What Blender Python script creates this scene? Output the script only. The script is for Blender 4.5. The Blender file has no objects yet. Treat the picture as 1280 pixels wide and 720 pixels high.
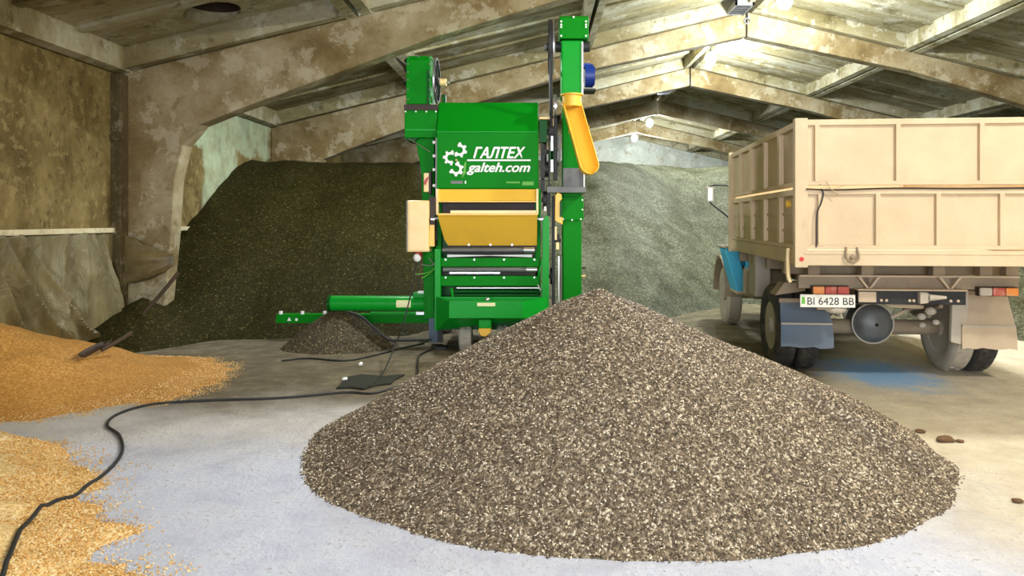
import bpy, bmesh, math, random
import numpy as np
from mathutils import Vector, Matrix, noise as mnoise
random.seed(7); RNG = np.random.default_rng(7)
S = bpy.context.scene; COL = S.collection
PI = math.pi
CAMH = 1.7
def px(x, Y): return (x-670)/900*Y
def pz(y, Y): return CAMH+(275-y)/900*Y
def at(x, y, Y): return Vector((px(x, Y), Y, pz(y, Y)))
def fl(x, y):
    Y = CAMH*900/(y-275); return px(x, Y), Y

# ------------------------------------------------------------------ materials
MATS = {}
class NT:
    def __init__(s, name):
        s.m = bpy.data.materials.new(name); s.m.use_nodes = True
        s.t = s.m.node_tree; s.n = s.t.nodes; s.l = s.t.links
        s.b = s.n['Principled BSDF']; MATS[name] = s.m
        s.tc = s.n.new('ShaderNodeTexCoord').outputs['Object']
    def link(s, a, b): s.l.new(a, b)
    def noise(s, scale, detail=4, rough=.55, vec=None, sc3=None, dist=0):
        v = vec or s.tc
        if sc3:
            mp = s.n.new('ShaderNodeMapping'); mp.inputs['Scale'].default_value = sc3
            s.link(v, mp.inputs['Vector']); v = mp.outputs[0]
        n = s.n.new('ShaderNodeTexNoise'); n.inputs['Scale'].default_value = scale
        n.inputs['Detail'].default_value = detail; n.inputs['Roughness'].default_value = rough
        n.inputs['Distortion'].default_value = dist
        s.link(v, n.inputs['Vector']); return n.outputs['Fac']
    def voro(s, scale, out='Color', vec=None):
        n = s.n.new('ShaderNodeTexVoronoi'); n.inputs['Scale'].default_value = scale
        s.link(vec or s.tc, n.inputs['Vector']); return n.outputs[out]
    def ramp(s, fac, stops, const=False):
        r = s.n.new('ShaderNodeValToRGB'); e = r.color_ramp.elements
        if const: r.color_ramp.interpolation = 'CONSTANT'
        while len(e) < len(stops): e.new(.5)
        for i, (p, c) in enumerate(stops):
            e[i].position = p; e[i].color = (*c, 1) if len(c) == 3 else c
        s.link(fac, r.inputs[0]); return r.outputs[0]
    def mix(s, fac, a, b, mode='MIX'):
        m = s.n.new('ShaderNodeMix'); m.data_type = 'RGBA'; m.blend_type = mode
        for v, i in ((fac, 0), (a, 6), (b, 7)):
            if isinstance(v, (int, float)): m.inputs[i].default_value = v
            elif isinstance(v, tuple): m.inputs[i].default_value = (*v, 1)
            else: s.link(v, m.inputs[i])
        return m.outputs[2]
    def math(s, op, a, b=0., c=0.):
        m = s.n.new('ShaderNodeMath'); m.operation = op
        for i, v in enumerate((a, b, c)):
            if isinstance(v, (int, float)): m.inputs[i].default_value = v
            else: s.link(v, m.inputs[i])
        return m.outputs[0]
    def step(s, v, lo, hi):
        m = s.n.new('ShaderNodeMapRange'); m.interpolation_type = 'SMOOTHSTEP'
        m.inputs['From Min'].default_value = lo; m.inputs['From Max'].default_value = hi
        s.link(v, m.inputs['Value']); return m.outputs[0]
    def xyz(s):
        q = s.n.new('ShaderNodeSeparateXYZ'); s.link(s.tc, q.inputs[0]); return q.outputs
    def bump(s, h, strength=.3, dist=.02):
        b = s.n.new('ShaderNodeBump'); b.inputs['Strength'].default_value = strength
        b.inputs['Distance'].default_value = dist; s.link(h, b.inputs['Height'])
        s.link(b.outputs[0], s.b.inputs['Normal'])
    def set(s, col=None, rough=.6, metal=0., spec=None):
        if isinstance(col, tuple): s.b.inputs['Base Color'].default_value = (*col, 1)
        elif col is not None: s.link(col, s.b.inputs['Base Color'])
        if isinstance(rough, (int, float)): s.b.inputs['Roughness'].default_value = rough
        else: s.link(rough, s.b.inputs['Roughness'])
        s.b.inputs['Metallic'].default_value = metal
        if spec is not None: s.b.inputs['Specular IOR Level'].default_value = spec
        return s.m

def paint(name, c, rough=.35, dirt=(.2, .15, .08), amt=.25, metal=0., scale=6, spec=None):
    t = NT(name); f = t.noise(scale, 6, .65)
    k = t.ramp(f, [(.48, (0, 0, 0)), (.75, (amt,)*3)])
    return t.set(t.mix(k, c, dirt), rough, metal, spec)

GREEN = paint('green_paint', (.001, .215, .006), .5, (.006, .12, .008), .12, spec=.10)
GREEN2 = paint('light_green_paint', (.003, .31, .022), .38, (.02, .16, .02), .15, spec=.18)
DGREEN = paint('dark_green_paint', (.002, .08, .008), .4, (.008, .03, .006), .3, spec=.15)
YELL = paint('yellow_paint', (.88, .52, .05), .38, (.5, .32, .05), .22, scale=3)
CREAM = paint('pale_yellow_paint', (.95, .70, .30), .35, (.85, .48, .1), .5, scale=3)
STEEL = paint('bright_steel', (.72, .72, .72), .28, (.3, .3, .3), .4, .9)
BLACK = paint('black_rubber', (.012, .012, .012), .6, (.06, .055, .04), .4)
DARK = paint('dark_brown_steel', (.03, .014, .008), .6, (.08, .05, .03), .4)
GREY = paint('grey_steel', (.16, .16, .15), .5, (.06, .055, .05), .5, .2)
BLUE = paint('blue_motor_paint', (.004, .03, .22), .4, (.01, .02, .1), .2)
WHITE = paint('white_lettering', (.9, .9, .86), .5, (.8, .8, .75), .1)
LEAF = paint('lime_lettering', (.12, .42, .03), .5, (.1, .3, .03), .1)
STICK = paint('sticker', (.85, .85, .45), .5, (.6, .6, .3), .3)
RED = paint('red_plastic', (.55, .02, .02), .4, (.3, .1, .05), .3)
LAMPRED = paint('red_lens', (.5, .07, .05), .35, (.6, .38, .25), .8, scale=14)
LAMPOR = paint('orange_lens', (.8, .26, .05), .35, (.6, .42, .25), .8, scale=14)
PLATE = paint('plate_white', (.82, .8, .7), .5, (.6, .5, .35), .5, scale=12)
INK = paint('black_ink', (.02, .02, .02), .6, (.1, .09, .06), .2)
TYRE = paint('dusty_tyre', (.045, .042, .038), .85, (.2, .17, .12), .8, scale=5)
TREAD = paint('dusty_grey_tyre', (.34, .32, .27), .9, (.2, .18, .13), .6, scale=9)
BED = None
def bedmat(name, c1, c2, c3):
    t = NT(name)
    f = t.noise(1.6, 8, .68); g = t.noise(9, 6, .7, sc3=(1, 1, .5))
    c = t.mix(t.ramp(f, [(.3, (0, 0, 0)), (.7, (1, 1, 1))]), c1, c2)
    sp = t.ramp(g, [(.62, (0, 0, 0)), (.78, (.6, .6, .6))])
    t.bump(g, .08, .01)
    return t.set(t.mix(sp, c, c3), .75)
BED = bedmat('dusty_tan_paint', (.55, .42, .26), (.68, .53, .34), (.44, .32, .19))
BEDW = bedmat('dusty_weathered_boards', (.50, .37, .22), (.58, .45, .28), (.38, .27, .16))
CHASSIS = bedmat('dusty_chassis_steel', (.25, .18, .11), (.36, .28, .18), (.14, .10, .07))
FLAPB = bedmat('blue_dusty_flap', (.10, .15, .22), (.17, .18, .19), (.08, .24, .42))
FLAPT = bedmat('tan_dusty_flap', (.50, .38, .25), (.58, .46, .32), (.42, .32, .22))
CABB = bedmat('cab_blue_paint', (.03, .42, .70), (.10, .50, .74), (.42, .40, .32))
DUSTY = bedmat('dust_caked_metal', (.42, .36, .28), (.52, .46, .36), (.28, .24, .18))

def concrete(name, stops, scale=.9, streak=(1, 1, .25), spots=(.25, .2, .12), spotamt=.6, bump=.35, extra=None, patch=2.2):
    t = NT(name)
    f = t.noise(scale, 9, .66, sc3=streak)
    c = t.ramp(f, stops)
    g = t.noise(7, 8, .7)
    c = t.mix(t.ramp(g, [(.55, (0, 0, 0)), (.72, (spotamt,)*3)]), c, spots)
    d = t.noise(patch, 9, .72)
    c = t.mix(t.ramp(d, [(.54, (0, 0, 0)), (.57, (.42,)*3)]), c, stops[-1][1])
    e = t.noise(patch*.8, 9, .75, sc3=(1, 1.3, .8))
    c = t.mix(t.ramp(e, [(.57, (0, 0, 0)), (.62, (.6,)*3)]), c, spots)
    if extra: c = extra(t, c)
    t.bump(t.math('ADD', g, t.math('MULTIPLY', d, 1.5)), bump, .03)
    return t.set(c, .9, 0, .2)
def wall_extra(t, c):
    X, Y, Z = t.xyz()
    n = t.noise(1.4, 5, .6); w = t.math('MULTIPLY', t.math('SUBTRACT', n, .5), .9)
    y2 = t.math('ADD', Y, w); z2 = t.math('ADD', Z, w)
    a = t.math('MULTIPLY', t.step(y2, 12.9, 13.1), t.math('SUBTRACT', 1., t.step(y2, 14.3, 14.5)))
    b = t.math('MULTIPLY', t.step(z2, 3.0, 3.12), t.math('SUBTRACT', 1., t.step(y2, 16.2, 16.4)))
    b = t.math('MULTIPLY', b, t.step(y2, 12.6, 12.8))
    k = t.math('MULTIPLY', t.math('MAXIMUM', a, b), .8)
    return t.mix(t.math('MULTIPLY', k, t.ramp(t.noise(3, 6, .7), [(.3, (.4,)*3), (.6, (1,)*3)])), c, (.42, .50, .33))
WALLM = concrete('stained_plaster_wall', [(.25, (.065, .042, .012)), (.42, (.13, .09, .028)), (.58, (.215, .158, .058)), (.8, (.33, .255, .11))], 1.5, (1, 1, .6), (.05, .032, .01), .8, extra=wall_extra, patch=8)
BEAMM = concrete('flaking_concrete_beam', [(.26, (.09, .058, .02)), (.42, (.18, .125, .05)), (.58, (.31, .25, .14)), (.8, (.48, .43, .30))], .8, (1, 1, 1), (.14, .10, .04), .65)
CEILM = concrete('weathered_roof_slab', [(.3, (.13, .10, .038)), (.44, (.25, .21, .105)), (.58, (.40, .365, .245)), (.8, (.53, .51, .41))], .6, (.35, 2.2, 1), (.08, .06, .02), .7)
BACKM = concrete('pale_plaster', [(.3, (.30, .30, .24)), (.6, (.44, .46, .40)), (.8, (.55, .58, .52))], .8)
GAP_SHADE = concrete('shaded_gap_strip', [(.3, (.05, .035, .012)), (.6, (.10, .075, .03)), (.8, (.16, .12, .05))], 2)  # dark colour stands for shade in the gap beside the column
TRIMM = concrete('pale_ledge', [(.3, (.52, .44, .26)), (.7, (.66, .58, .38))], 2)

def floormat():
    t = NT('dusty_concrete_floor'); X, Y, Z = t.xyz()
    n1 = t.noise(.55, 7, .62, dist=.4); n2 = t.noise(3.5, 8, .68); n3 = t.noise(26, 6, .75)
    clean_cool_lit = t.ramp(n2, [(.3, (.62, .66, .82)), (.5, (.74, .78, .93)), (.75, (.82, .86, .97))])
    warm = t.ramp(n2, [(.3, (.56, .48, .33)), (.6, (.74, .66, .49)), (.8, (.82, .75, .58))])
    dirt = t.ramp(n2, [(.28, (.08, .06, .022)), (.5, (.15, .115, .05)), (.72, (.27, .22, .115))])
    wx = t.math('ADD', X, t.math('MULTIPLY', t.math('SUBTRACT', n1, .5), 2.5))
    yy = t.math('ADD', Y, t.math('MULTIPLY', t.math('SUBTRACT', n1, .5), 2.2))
    c = t.mix(t.math('MULTIPLY', t.step(wx, 1.7, 3.2), .95), clean_cool_lit, warm)  # cool daylight in front and warmer light elsewhere are tinted into the floor
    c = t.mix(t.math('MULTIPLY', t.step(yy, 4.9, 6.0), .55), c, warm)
    dirt_shade = t.math('SUBTRACT', yy, t.math('MULTIPLY', t.math('MAXIMUM', t.math('SUBTRACT', X, 2.45), 0.), 2.0))  # dirt also reaches between pile and truck, painting the shadow there
    c = t.mix(t.math('MULTIPLY', t.step(dirt_shade, 5.9, 7.3), .93), c, dirt)
    # blue paint stain under the truck's tail
    dx = t.math('SUBTRACT', X, 3.80); dy = t.math('SUBTRACT', Y, 8.0)
    r = t.math('SQRT', t.math('ADD', t.math('MULTIPLY', dx, dx), t.math('MULTIPLY', t.math('MULTIPLY', dy, dy), .45)))
    r = t.math('ADD', r, t.math('MULTIPLY', t.math('SUBTRACT', n2, .5), .9))
    c = t.mix(t.math('MULTIPLY', t.math('SUBTRACT', 1., t.step(r, .2, .78)), .85), c, (.28, .58, .95))
    # small dark crumbs and scuffs
    sp = t.ramp(t.math('ADD', n3, t.math('MULTIPLY', t.math('SUBTRACT', n2, .5), .35)), [(.59, (0, 0, 0)), (.68, (.7,)*3)])
    c = t.mix(sp, c, (.33, .32, .37))
    n4 = t.noise(55, 4, .7); c = t.mix(t.ramp(n4, [(.66, (0, 0, 0)), (.70, (.6,)*3)]), c, (.28, .20, .16))
    t.bump(t.math('ADD', t.math('MULTIPLY', n3, 1.6), t.math('MULTIPLY', n2, 2.)), .8, .025)
    return t.set(c, .85, 0, .3)
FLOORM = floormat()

def grain(name, stops, scale, bstr=.8, bdist=.012, big=None, rough=.65, spec=.35):
    t = NT(name)
    n = t.noise(40, 2); mp = t.n.new('ShaderNodeMapping'); mp.inputs['Scale'].default_value = (1, .62, 1)
    t.link(t.tc, mp.inputs['Vector'])
    v = t.n.new('ShaderNodeTexVoronoi'); v.inputs['Scale'].default_value = scale; t.link(mp.outputs[0], v.inputs['Vector'])
    sx = t.n.new('ShaderNodeSeparateColor'); t.link(v.outputs['Color'], sx.inputs[0])
    c = t.ramp(sx.outputs[0], stops)
    if big:
        f = t.noise(big[1], 5, .6, sc3=(1, 1, 1))
        c = t.mix(t.ramp(f, [(.35, (0, 0, 0)), (.7, (1, 1, 1))]), c, big[0], 'MULTIPLY')
    t.bump(t.math('SUBTRACT', 1., v.outputs['Distance']), bstr, bdist)
    return t.set(c, rough, 0, spec)
SEEDG = grain('sunflower_seed_bulk', [(.0, (.08, .058, .037)), (.45, (.16, .12, .077)), (.75, (.28, .217, .145)), (.94, (.55, .47, .35)), (1, (.7, .62, .48))], 75)
DARKG = grain('shaded_seed_bulk', [(.0, (.013, .011, .002)), (.6, (.026, .022, .004)), (.95, (.046, .040, .010)), (1, (.13, .12, .045))], 60, .7, spec=.08)  # darker copy: shade on the wall pile is put into the colour
GREYG = grain('lamplit_seed_bulk', [(.0, (.058, .06, .032)), (.6, (.105, .11, .066)), (1, (.20, .205, .135))], 45, .9, big=((.42, .40, .28), 1.6), spec=.15)  # paler copy: lamplight on the back pile is put into the colour
BROWNG = grain('brown_seed_bulk', [(.0, (.035, .025, .012)), (.6, (.075, .055, .025)), (.93, (.13, .10, .05)), (1, (.35, .28, .15))], 70)
CORNG = grain('orange_grain_bulk', [(.0, (.38, .17, .028)), (.6, (.53, .26, .052)), (1, (.68, .38, .11))], 95, .6, .008)
CORNP = grain('pale_orange_grain_bulk', [(.0, (.60, .36, .12)), (.6, (.85, .60, .26)), (1, (.93, .76, .46))], 95, .6, .008)
def islands(name, stops, rough=.5):
    t = NT(name); g = t.n.new('ShaderNodeNewGeometry')
    return t.set(t.ramp(g.outputs['Random Per Island'], stops, True), rough, 0, .4)
SEEDI = islands('sunflower_seed', [(0, (.085, .064, .043)), (.34, (.17, .125, .08)), (.60, (.275, .21, .138)), (.80, (.54, .44, .30)), (.92, (.88, .79, .61))])
CORNI = islands('grain_kernel', [(0, (.6, .32, .08)), (.3, (.75, .46, .15)), (.7, (.86, .62, .28)), (.9, (.92, .76, .46))])

def filmmat():
    t = NT('clouded_plastic_film'); f = t.noise(2.2, 7, .65, sc3=(1, 1, .35))
    c = t.ramp(f, [(.3, (.10, .075, .025)), (.55, (.19, .155, .065)), (.8, (.30, .26, .13))])
    t.bump(t.noise(4, 7, .65, sc3=(1, 1, .35), dist=1.5), .9, .08)
    return t.set(c, .38, 0, .5)
FILM = filmmat()
FILMD = paint('dark_dusty_film', (.15, .11, .042), .45, (.05, .035, .012), .8, scale=7)
WOOD = paint('dark_wood', (.06, .035, .015), .8, (.03, .02, .01), .5)
MAT = paint('black_cloth', (.018, .02, .010), .95, (.05, .045, .025), .6)
CLOD = paint('brown_clod', (.13, .07, .03), .95, (.06, .03, .015), .6, scale=20)
def glow(name, c, st):
    t = NT(name); t.set((.8, .8, .8)); t.b.inputs['Emission Color'].default_value = (*c, 1); t.b.inputs['Emission Strength'].default_value = st; return t.m
BULB = glow('lit_bulb', (.9, .96, 1), 60)
SKYP = glow('daylit_pane', (.25, .45, .85), 1.1)

# ------------------------------------------------------------------ mesh builder
class MB:
    def __init__(s): s.bm = bmesh.new()
    def poly(s, pts, faces):
        v = [s.bm.verts.new(p) for p in pts]
        for f in faces: s.bm.faces.new([v[i] for i in f])
        return s
    def box(s, x0, x1, y0, y1, z0, z1):
        x0, x1 = sorted((x0, x1)); y0, y1 = sorted((y0, y1)); z0, z1 = sorted((z0, z1))
        return s.poly([(x0, y0, z0), (x1, y0, z0), (x1, y1, z0), (x0, y1, z0), (x0, y0, z1), (x1, y0, z1), (x1, y1, z1), (x0, y1, z1)],
                      [(3, 2, 1, 0), (4, 5, 6, 7), (0, 1, 5, 4), (1, 2, 6, 5), (2, 3, 7, 6), (3, 0, 4, 7)])
    def prism(s, pts, axis, a0, a1):
        n = len(pts)
        def mk(p, a): return {'x': (a, p[0], p[1]), 'y': (p[0], a, p[1]), 'z': (p[0], p[1], a)}[axis]
        return s.poly([mk(p, a0) for p in pts]+[mk(p, a1) for p in pts],
                      [tuple(range(n))[::-1], tuple(range(n, 2*n))]+[(i, (i+1) % n, n+(i+1) % n, n+i) for i in range(n)])
    def tube(s, pts, r, seg=10, cap=True):
        pts = [Vector(p) for p in pts]; n = len(pts); rings = []
        rr = r if isinstance(r, (list, tuple)) else [r]*n
        prev = None
        for i, p in enumerate(pts):
            d = (pts[min(i+1, n-1)]-pts[max(i-1, 0)]).normalized()
            if prev is None:
                u = d.orthogonal().normalized()
            else:
                u = (prev-d*prev.dot(d)).normalized()
            prev = u; w = d.cross(u)
            rings.append([s.bm.verts.new(p+(u*math.cos(2*PI*k/seg)+w*math.sin(2*PI*k/seg))*rr[i]) for k in range(seg)])
        for a, b in zip(rings, rings[1:]):
            for k in range(seg): s.bm.faces.new((a[k], a[(k+1) % seg], b[(k+1) % seg], b[k]))
        if cap: s.bm.faces.new(rings[0][::-1]); s.bm.faces.new(rings[-1])
        return s
    def cyl(s, p0, p1, r, seg=20, r2=None): return s.tube([p0, p1], [r, r if r2 is None else r2], seg)
    def lathe(s, c, axis, prof, seg=32):
        """prof: (radius, along) pairs, closed loop round the axis"""
        c = Vector(c); d = {'x': Vector((1, 0, 0)), 'y': Vector((0, 1, 0)), 'z': Vector((0, 0, 1))}[axis]
        u = d.orthogonal().normalized(); w = d.cross(u); rings = []
        for k in range(seg):
            q = u*math.cos(2*PI*k/seg)+w*math.sin(2*PI*k/seg)
            rings.append([s.bm.verts.new(c+q*r+d*a) for r, a in prof])
        m = len(prof)
        for k in range(seg):
            A, B = rings[k], rings[(k+1) % seg]
            for i in range(m): s.bm.faces.new((A[i], A[(i+1) % m], B[(i+1) % m], B[i]))
        return s
    def ball(s, c, rx, ry=None, rz=None, seg=14):
        m = Matrix.Translation(c) @ Matrix.Diagonal((rx, ry or rx, rz or rx, 1))
        bmesh.ops.create_uvsphere(s.bm, u_segments=seg, v_segments=max(6, seg//2), radius=1, matrix=m); return s
    def spokewheel(s, c, R, w=.05, n=6, hub=.05, rim=.04):
        c = Vector(c)
        s.lathe(c, 'x', [(R, -w/2), (R, w/2), (R-rim, w/2), (R-rim, -w/2)], 36)
        s.lathe(c, 'x', [(hub, -w*.9), (hub, w*.9), (.012, w*.9), (.012, -w*.9)], 18)
        for k in range(n):
            a = 2*PI*k/n+.3; q = Vector((0, math.cos(a), math.sin(a)))
            s.cyl(c+q*hub*.8, c+q*(R-rim*.6), .014, 6)
        return s
    def build(s, name, mat, parent=None, smooth=False, bevel=0., solid=0., rel=True):
        bm = s.bm
        bmesh.ops.recalc_face_normals(bm, faces=bm.faces)
        if parent is not None and rel:
            M = parent.matrix_basis.inverted(); P = parent.parent
            inv = Matrix.Translation(-Vector(WORLD_OF.get(parent.name, (0, 0, 0))))
            bmesh.ops.transform(bm, matrix=inv, verts=bm.verts)
        me = bpy.data.meshes.new(name); bm.to_mesh(me); bm.free()
        for m in (mat if isinstance(mat, (list, tuple)) else [mat]): me.materials.append(m)
        o = bpy.data.objects.new(name, me); COL.objects.link(o)
        if smooth:
            for p in me.polygons: p.use_smooth = True
            try: me.set_sharp_from_angle(angle=math.radians(42))
            except Exception: pass
        if parent is not None:
            o.parent = parent; WORLD_OF[o.name] = WORLD_OF.get(parent.name, (0, 0, 0))
        if bevel:
            b = o.modifiers.new('edge', 'BEVEL'); b.width = bevel; b.segments = 2; b.limit_method = 'ANGLE'; b.angle_limit = .7
        if solid:
            b = o.modifiers.new('thickness', 'SOLIDIFY'); b.thickness = solid; b.offset = 0
        return o
WORLD_OF = {}
def tag(o, label=None, cat=None, group=None, kind=None):
    if label: o['label'] = label
    if cat: o['category'] = cat
    if group: o['group'] = group
    if kind: o['kind'] = kind
    return o
def empty(name, loc, rz=0, offset=True):
    o = bpy.data.objects.new(name, None); o.empty_display_size = .2; COL.objects.link(o)
    o.location = loc; o.rotation_euler.z = rz
    WORLD_OF[o.name] = tuple(loc) if offset else (0, 0, 0)
    return o
def struct(o, label=None): return tag(o, label, kind='structure')

# ------------------------------------------------------------------ the building
WX, RX, HALF = -6.03, 4.8, 10.83          # left wall, ridge, half span
EX = RX+HALF
SL = .243
def topz(x): return 3.81+SL*(HALF-abs(x-RX))
YF, YB = -7.6, 40.4
DK = .30                                   # ribs of the roof slabs
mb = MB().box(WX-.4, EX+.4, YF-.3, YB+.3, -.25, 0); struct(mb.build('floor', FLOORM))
struct(MB().box(WX-.3, WX, YF-.3, YB+.3, 0, 4.15).build('wall_left', WALLM))
struct(MB().box(EX, EX+.3, YF-.3, YB+.3, 0, 4.15).build('wall_right', WALLM))
gab = [(WX, 0), (EX, 0), (EX, 4.1), (RX, 6.75), (WX, 4.1)]
struct(MB().prism(gab, 'y', YB, YB+.3).build('wall_back', BACKM))
# front wall with the open gateway the daylight comes through (behind the camera)
GX0, GX1, GZ = -4.6, 2.4, 4.2
struct(MB().prism([(WX, 0), (GX0, 0), (GX0, GZ), (WX, 4.1)], 'y', YF-.3, YF)
       .prism([(GX1, 0), (EX, 0), (EX, 4.1), (GX1, GZ)], 'y', YF-.3, YF)
       .prism([(GX0, GZ), (GX1, GZ), (EX, 4.1), (RX, 6.75), (WX, 4.1)], 'y', YF-.3, YF).build('wall_front', WALLM))
# ledge of the wall
struct(MB().box(WX, WX+.07, YF, YB, 1.52, 1.59).build('trim_1', TRIMM, bevel=.01), 'pale concrete ledge along the stained side wall')
# roof deck, with one round opening
frames = [-1.6, 4.4, 10.4, 16.4, 22.4, 28.4, 34.4]
def dz(x): return topz(x)+DK
mb = MB(); bm = mb.bm
HX, HY, HR = -4.38, 9.75, .36
def quad(xa, xb, ya, yb): mb.poly([(xa, ya, dz(xa)), (xb, ya, dz(xb)), (xb, yb, dz(xb)), (xa, yb, dz(xa))], [(0, 1, 2, 3)])
q = .55
quad(WX-.3, RX, YF-.3, HY-q); quad(WX-.3, RX, HY+q, YB+.3); quad(WX-.3, HX-q, HY-q, HY+q); quad(HX+q, RX, HY-q, HY+q)
quad(RX, EX+.3, YF-.3, YB+.3)
N = 32; ring = []; sq = []
for k in range(N):
    a = 2*PI*k/N; c, s_ = math.cos(a), math.sin(a); m = max(abs(c), abs(s_))
    ring.append((HX+HR*c, HY+HR*s_)); sq.append((HX+q*c/m, HY+q*s_/m))
pts = [(x, y, dz(x)) for x, y in sq]+[(x, y, dz(x)) for x, y in ring]+[(x, y, dz(x)+1.6) for x, y in ring]
mb.poly(pts, [(i, (i+1) % N, N+(i+1) % N, N+i) for i in range(N)]+[(N+i, N+(i+1) % N, 2*N+(i+1) % N, 2*N+i) for i in range(N)]+[tuple(range(2*N, 3*N))])
VENT_SHADE = MB().lathe((HX, HY, dz(HX)), 'z', [(HR-.004, .10), (HR-.004, 1.4), (HR-.02, 1.4), (HR-.02, .10)], 32)  # dark lining added to paint the deep shade inside the opening
# slab ribs
def ribx(x, w, ya, yb, dep=DK+.02):
    xa, xb = x-w/2, x+w/2
    mb.poly([(xa, ya, dz(xa)-dep), (xb, ya, dz(xb)-dep), (xb, yb, dz(xb)-dep), (xa, yb, dz(xa)-dep),
             (xa, ya, dz(xa)), (xb, ya, dz(xb)), (xb, yb, dz(xb)), (xa, yb, dz(xa))],
            [(3, 2, 1, 0), (0, 1, 5, 4), (1, 2, 6, 5), (2, 3, 7, 6), (3, 0, 4, 7)])
def riby(y, w, xa, xb, dep):
    ya, yb = y-w/2, y+w/2
    mb.poly([(xa, ya, dz(xa)-dep), (xb, ya, dz(xb)-dep), (xb, yb, dz(xb)-dep), (xa, yb, dz(xa)-dep),
             (xa, ya, dz(xa)), (xb, ya, dz(xb)), (xb, yb, dz(xb)), (xa, yb, dz(xa))],
            [(3, 2, 1, 0), (0, 1, 5, 4), (1, 2, 6, 5), (2, 3, 7, 6), (3, 0, 4, 7)])
edges = [YF]+frames+[YB]
for ya, yb in zip(edges, edges[1:]):
    for sgn in (-1, 1):
        for off in (.16, 3.62, 3.84, 7.24, 7.46, 10.72):
            ribx(RX+sgn*off, .14, ya, yb)
        for s0, s1 in ((.2, 3.6), (3.85, 7.25), (7.45, 10.7)):
            xa, xb = sorted((RX+sgn*s0, RX+sgn*s1))
            riby(ya+.42, .16, xa, xb, DK); riby(yb-.10, .16, xa, xb, DK)
            for k in range(1, 5): riby(ya+.42+(yb-ya-.52)*k/5, .16, xa, xb, .05)
o = mb.build('ceiling', CEILM); struct(o)
tag(VENT_SHADE.build('vent_shade_lining', DARK, smooth=True), 'added dark lining for the shade inside the round vent opening in the roof slab above the sheeted wall', 'vent')
# portal half-frames
U = [(4.78, 5.88), (1.0, 5.08), (-1.5, 4.33), (-4.3, 3.30), (-4.85, 3.08), (-5.1, 2.78), (-5.22, 2.3), (-5.28, 1.4), (-5.42, 0)]
for i, y in enumerate(frames):
    for side in (1, -1):
        p = [(WX+.0, 0), (WX+.0, topz(WX)), (RX-.02, topz(RX-.02))]+U
        if side < 0: p = [(2*RX-x, z) for x, z in p]
        o = MB().prism(p, 'y', y, y+.30).build('beam', BEAMM, bevel=.02)
        struct(o, 'bent concrete half-frame carrying the roof slabs')
# ridge vents: slatted frames with daylight behind
for i, (y, zc, lab) in enumerate(((15.9, 6.33, 'slatted blue roof vent at the ridge above the nearer apex of the beams'), (25.2, 6.16, 'slatted blue roof vent at the ridge in the dark bay before the far lamps'))):
    xc = RX-.30
    r = empty('ridge_vent', (xc, y, zc)); tag(r, lab, 'vent', 'ridge vents')
    f = MB()
    for a, b in ((-.20, -.16), (.16, .20)): f.box(xc+a, xc+b, y-.40, y+.40, zc, zc+.10)
    for a, b in ((-.40, -.36), (.36, .40)): f.box(xc-.2, xc+.2, y+a, y+b, zc, zc+.10)
    f.build('frame', GREY, r)
    MB().box(xc-.16, xc+.16, y-.36, y+.36, zc+.06, zc+.08).build('pane', SKYP, r)
    for k in range(4): MB().box(xc-.16, xc+.16, y-.30+k*.175, y-.215+k*.175, zc+.0, zc+.03).build('slat', BLACK, r)
    for a in (-.3, .3): MB().cyl((xc, y+a, zc+.09), (xc, y+a, dz(xc)), .012, 6).build('hanger', GREY, r)
hk = empty('lifting_hook', (RX, 16.38, 6.25)); tag(hk, 'small dark iron hook at the joint of the second roof frame', 'hook')
MB().cyl((RX, 16.36, 6.48), (RX, 16.36, 6.28), .018, 8).build('rod', BLACK, hk)
MB().lathe((RX, 16.36, 6.22), 'y', [(.075, -.015), (.075, .015), (.05, .015), (.05, -.015)], 20).build('ring', GREY, hk, smooth=True)
struct(MB().box(WX, WX+.145, 10.2, 10.4, 0, 3.78).box(WX+.0, WX+.2, 10.17, 10.2, 2.82, 2.92).build('gap_shade_strip', GAP_SHADE, bevel=.01), 'added dark strip standing in for the shaded gap between stained wall and column')  # solid strip added in place of the shaded gap

# ------------------------------------------------------------------ lamps
LAMPS = [(-2.5, 5.95, None, 300), (2.2, 5.95, None, 680), (8.0, 5.95, None, 800),
         (13.9, 5.93, 'lit lamp bulb under the ridge, highest and largest of the row', 950),
         (19.8, 6.14, 'lit lamp bulb hanging beside the apex of the second roof frame', 800),
         (30.4, 5.80, 'lit lamp bulb deep in the shed, third along the ridge', 900),
         (35.1, 5.70, 'lit lamp bulb at the far end of the ridge, smallest looking', 900)]
LAMPS.append((11.45, 4.72, 'lit lamp bulb behind the rafter above the dark seed pile', 330))
for i, (y, z, lab, P) in enumerate(LAMPS):
    x = RX if i < 7 else -2.3
    zr = dz(x)
    r = empty('hanging_lamp', (x, y, z)); tag(r, lab or ('lit lamp bulb of the ridge row above the gateway end' if i == 0 else 'lit lamp bulb of the ridge row above the big seed pile' if i == 1 else 'lit lamp bulb of the ridge row above the truck bed'), 'lamp', 'lamps along the roof ridge')
    MB().tube([(x, y, z+.22), (x, y, min(z+.4, zr-.03)), (x, y, zr-.01)], .012, 6).build('cord', BLACK, r)
    MB().lathe((x, y, z+.19), 'z', [(.045, -.06), (.05, .0), (.03, .06), (.005, .06), (.005, -.06)], 16).build('socket', GREY, r, smooth=True)
    b = MB().ball((x, y, z), .15, .15, .17, 20).build('bulb', BULB, r, smooth=True); b.visible_shadow = True
    L = bpy.data.lights.new('lamp_light', 'POINT'); L.energy = P; L.shadow_soft_size = .14; L.color = (1, .96, .90) if i < 3 else (.86, .94, 1)
    lo = bpy.data.objects.new('lamp_light', L); COL.objects.link(lo); lo.location = (x-.0, y, z-(.36 if i < 7 else .2))
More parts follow.
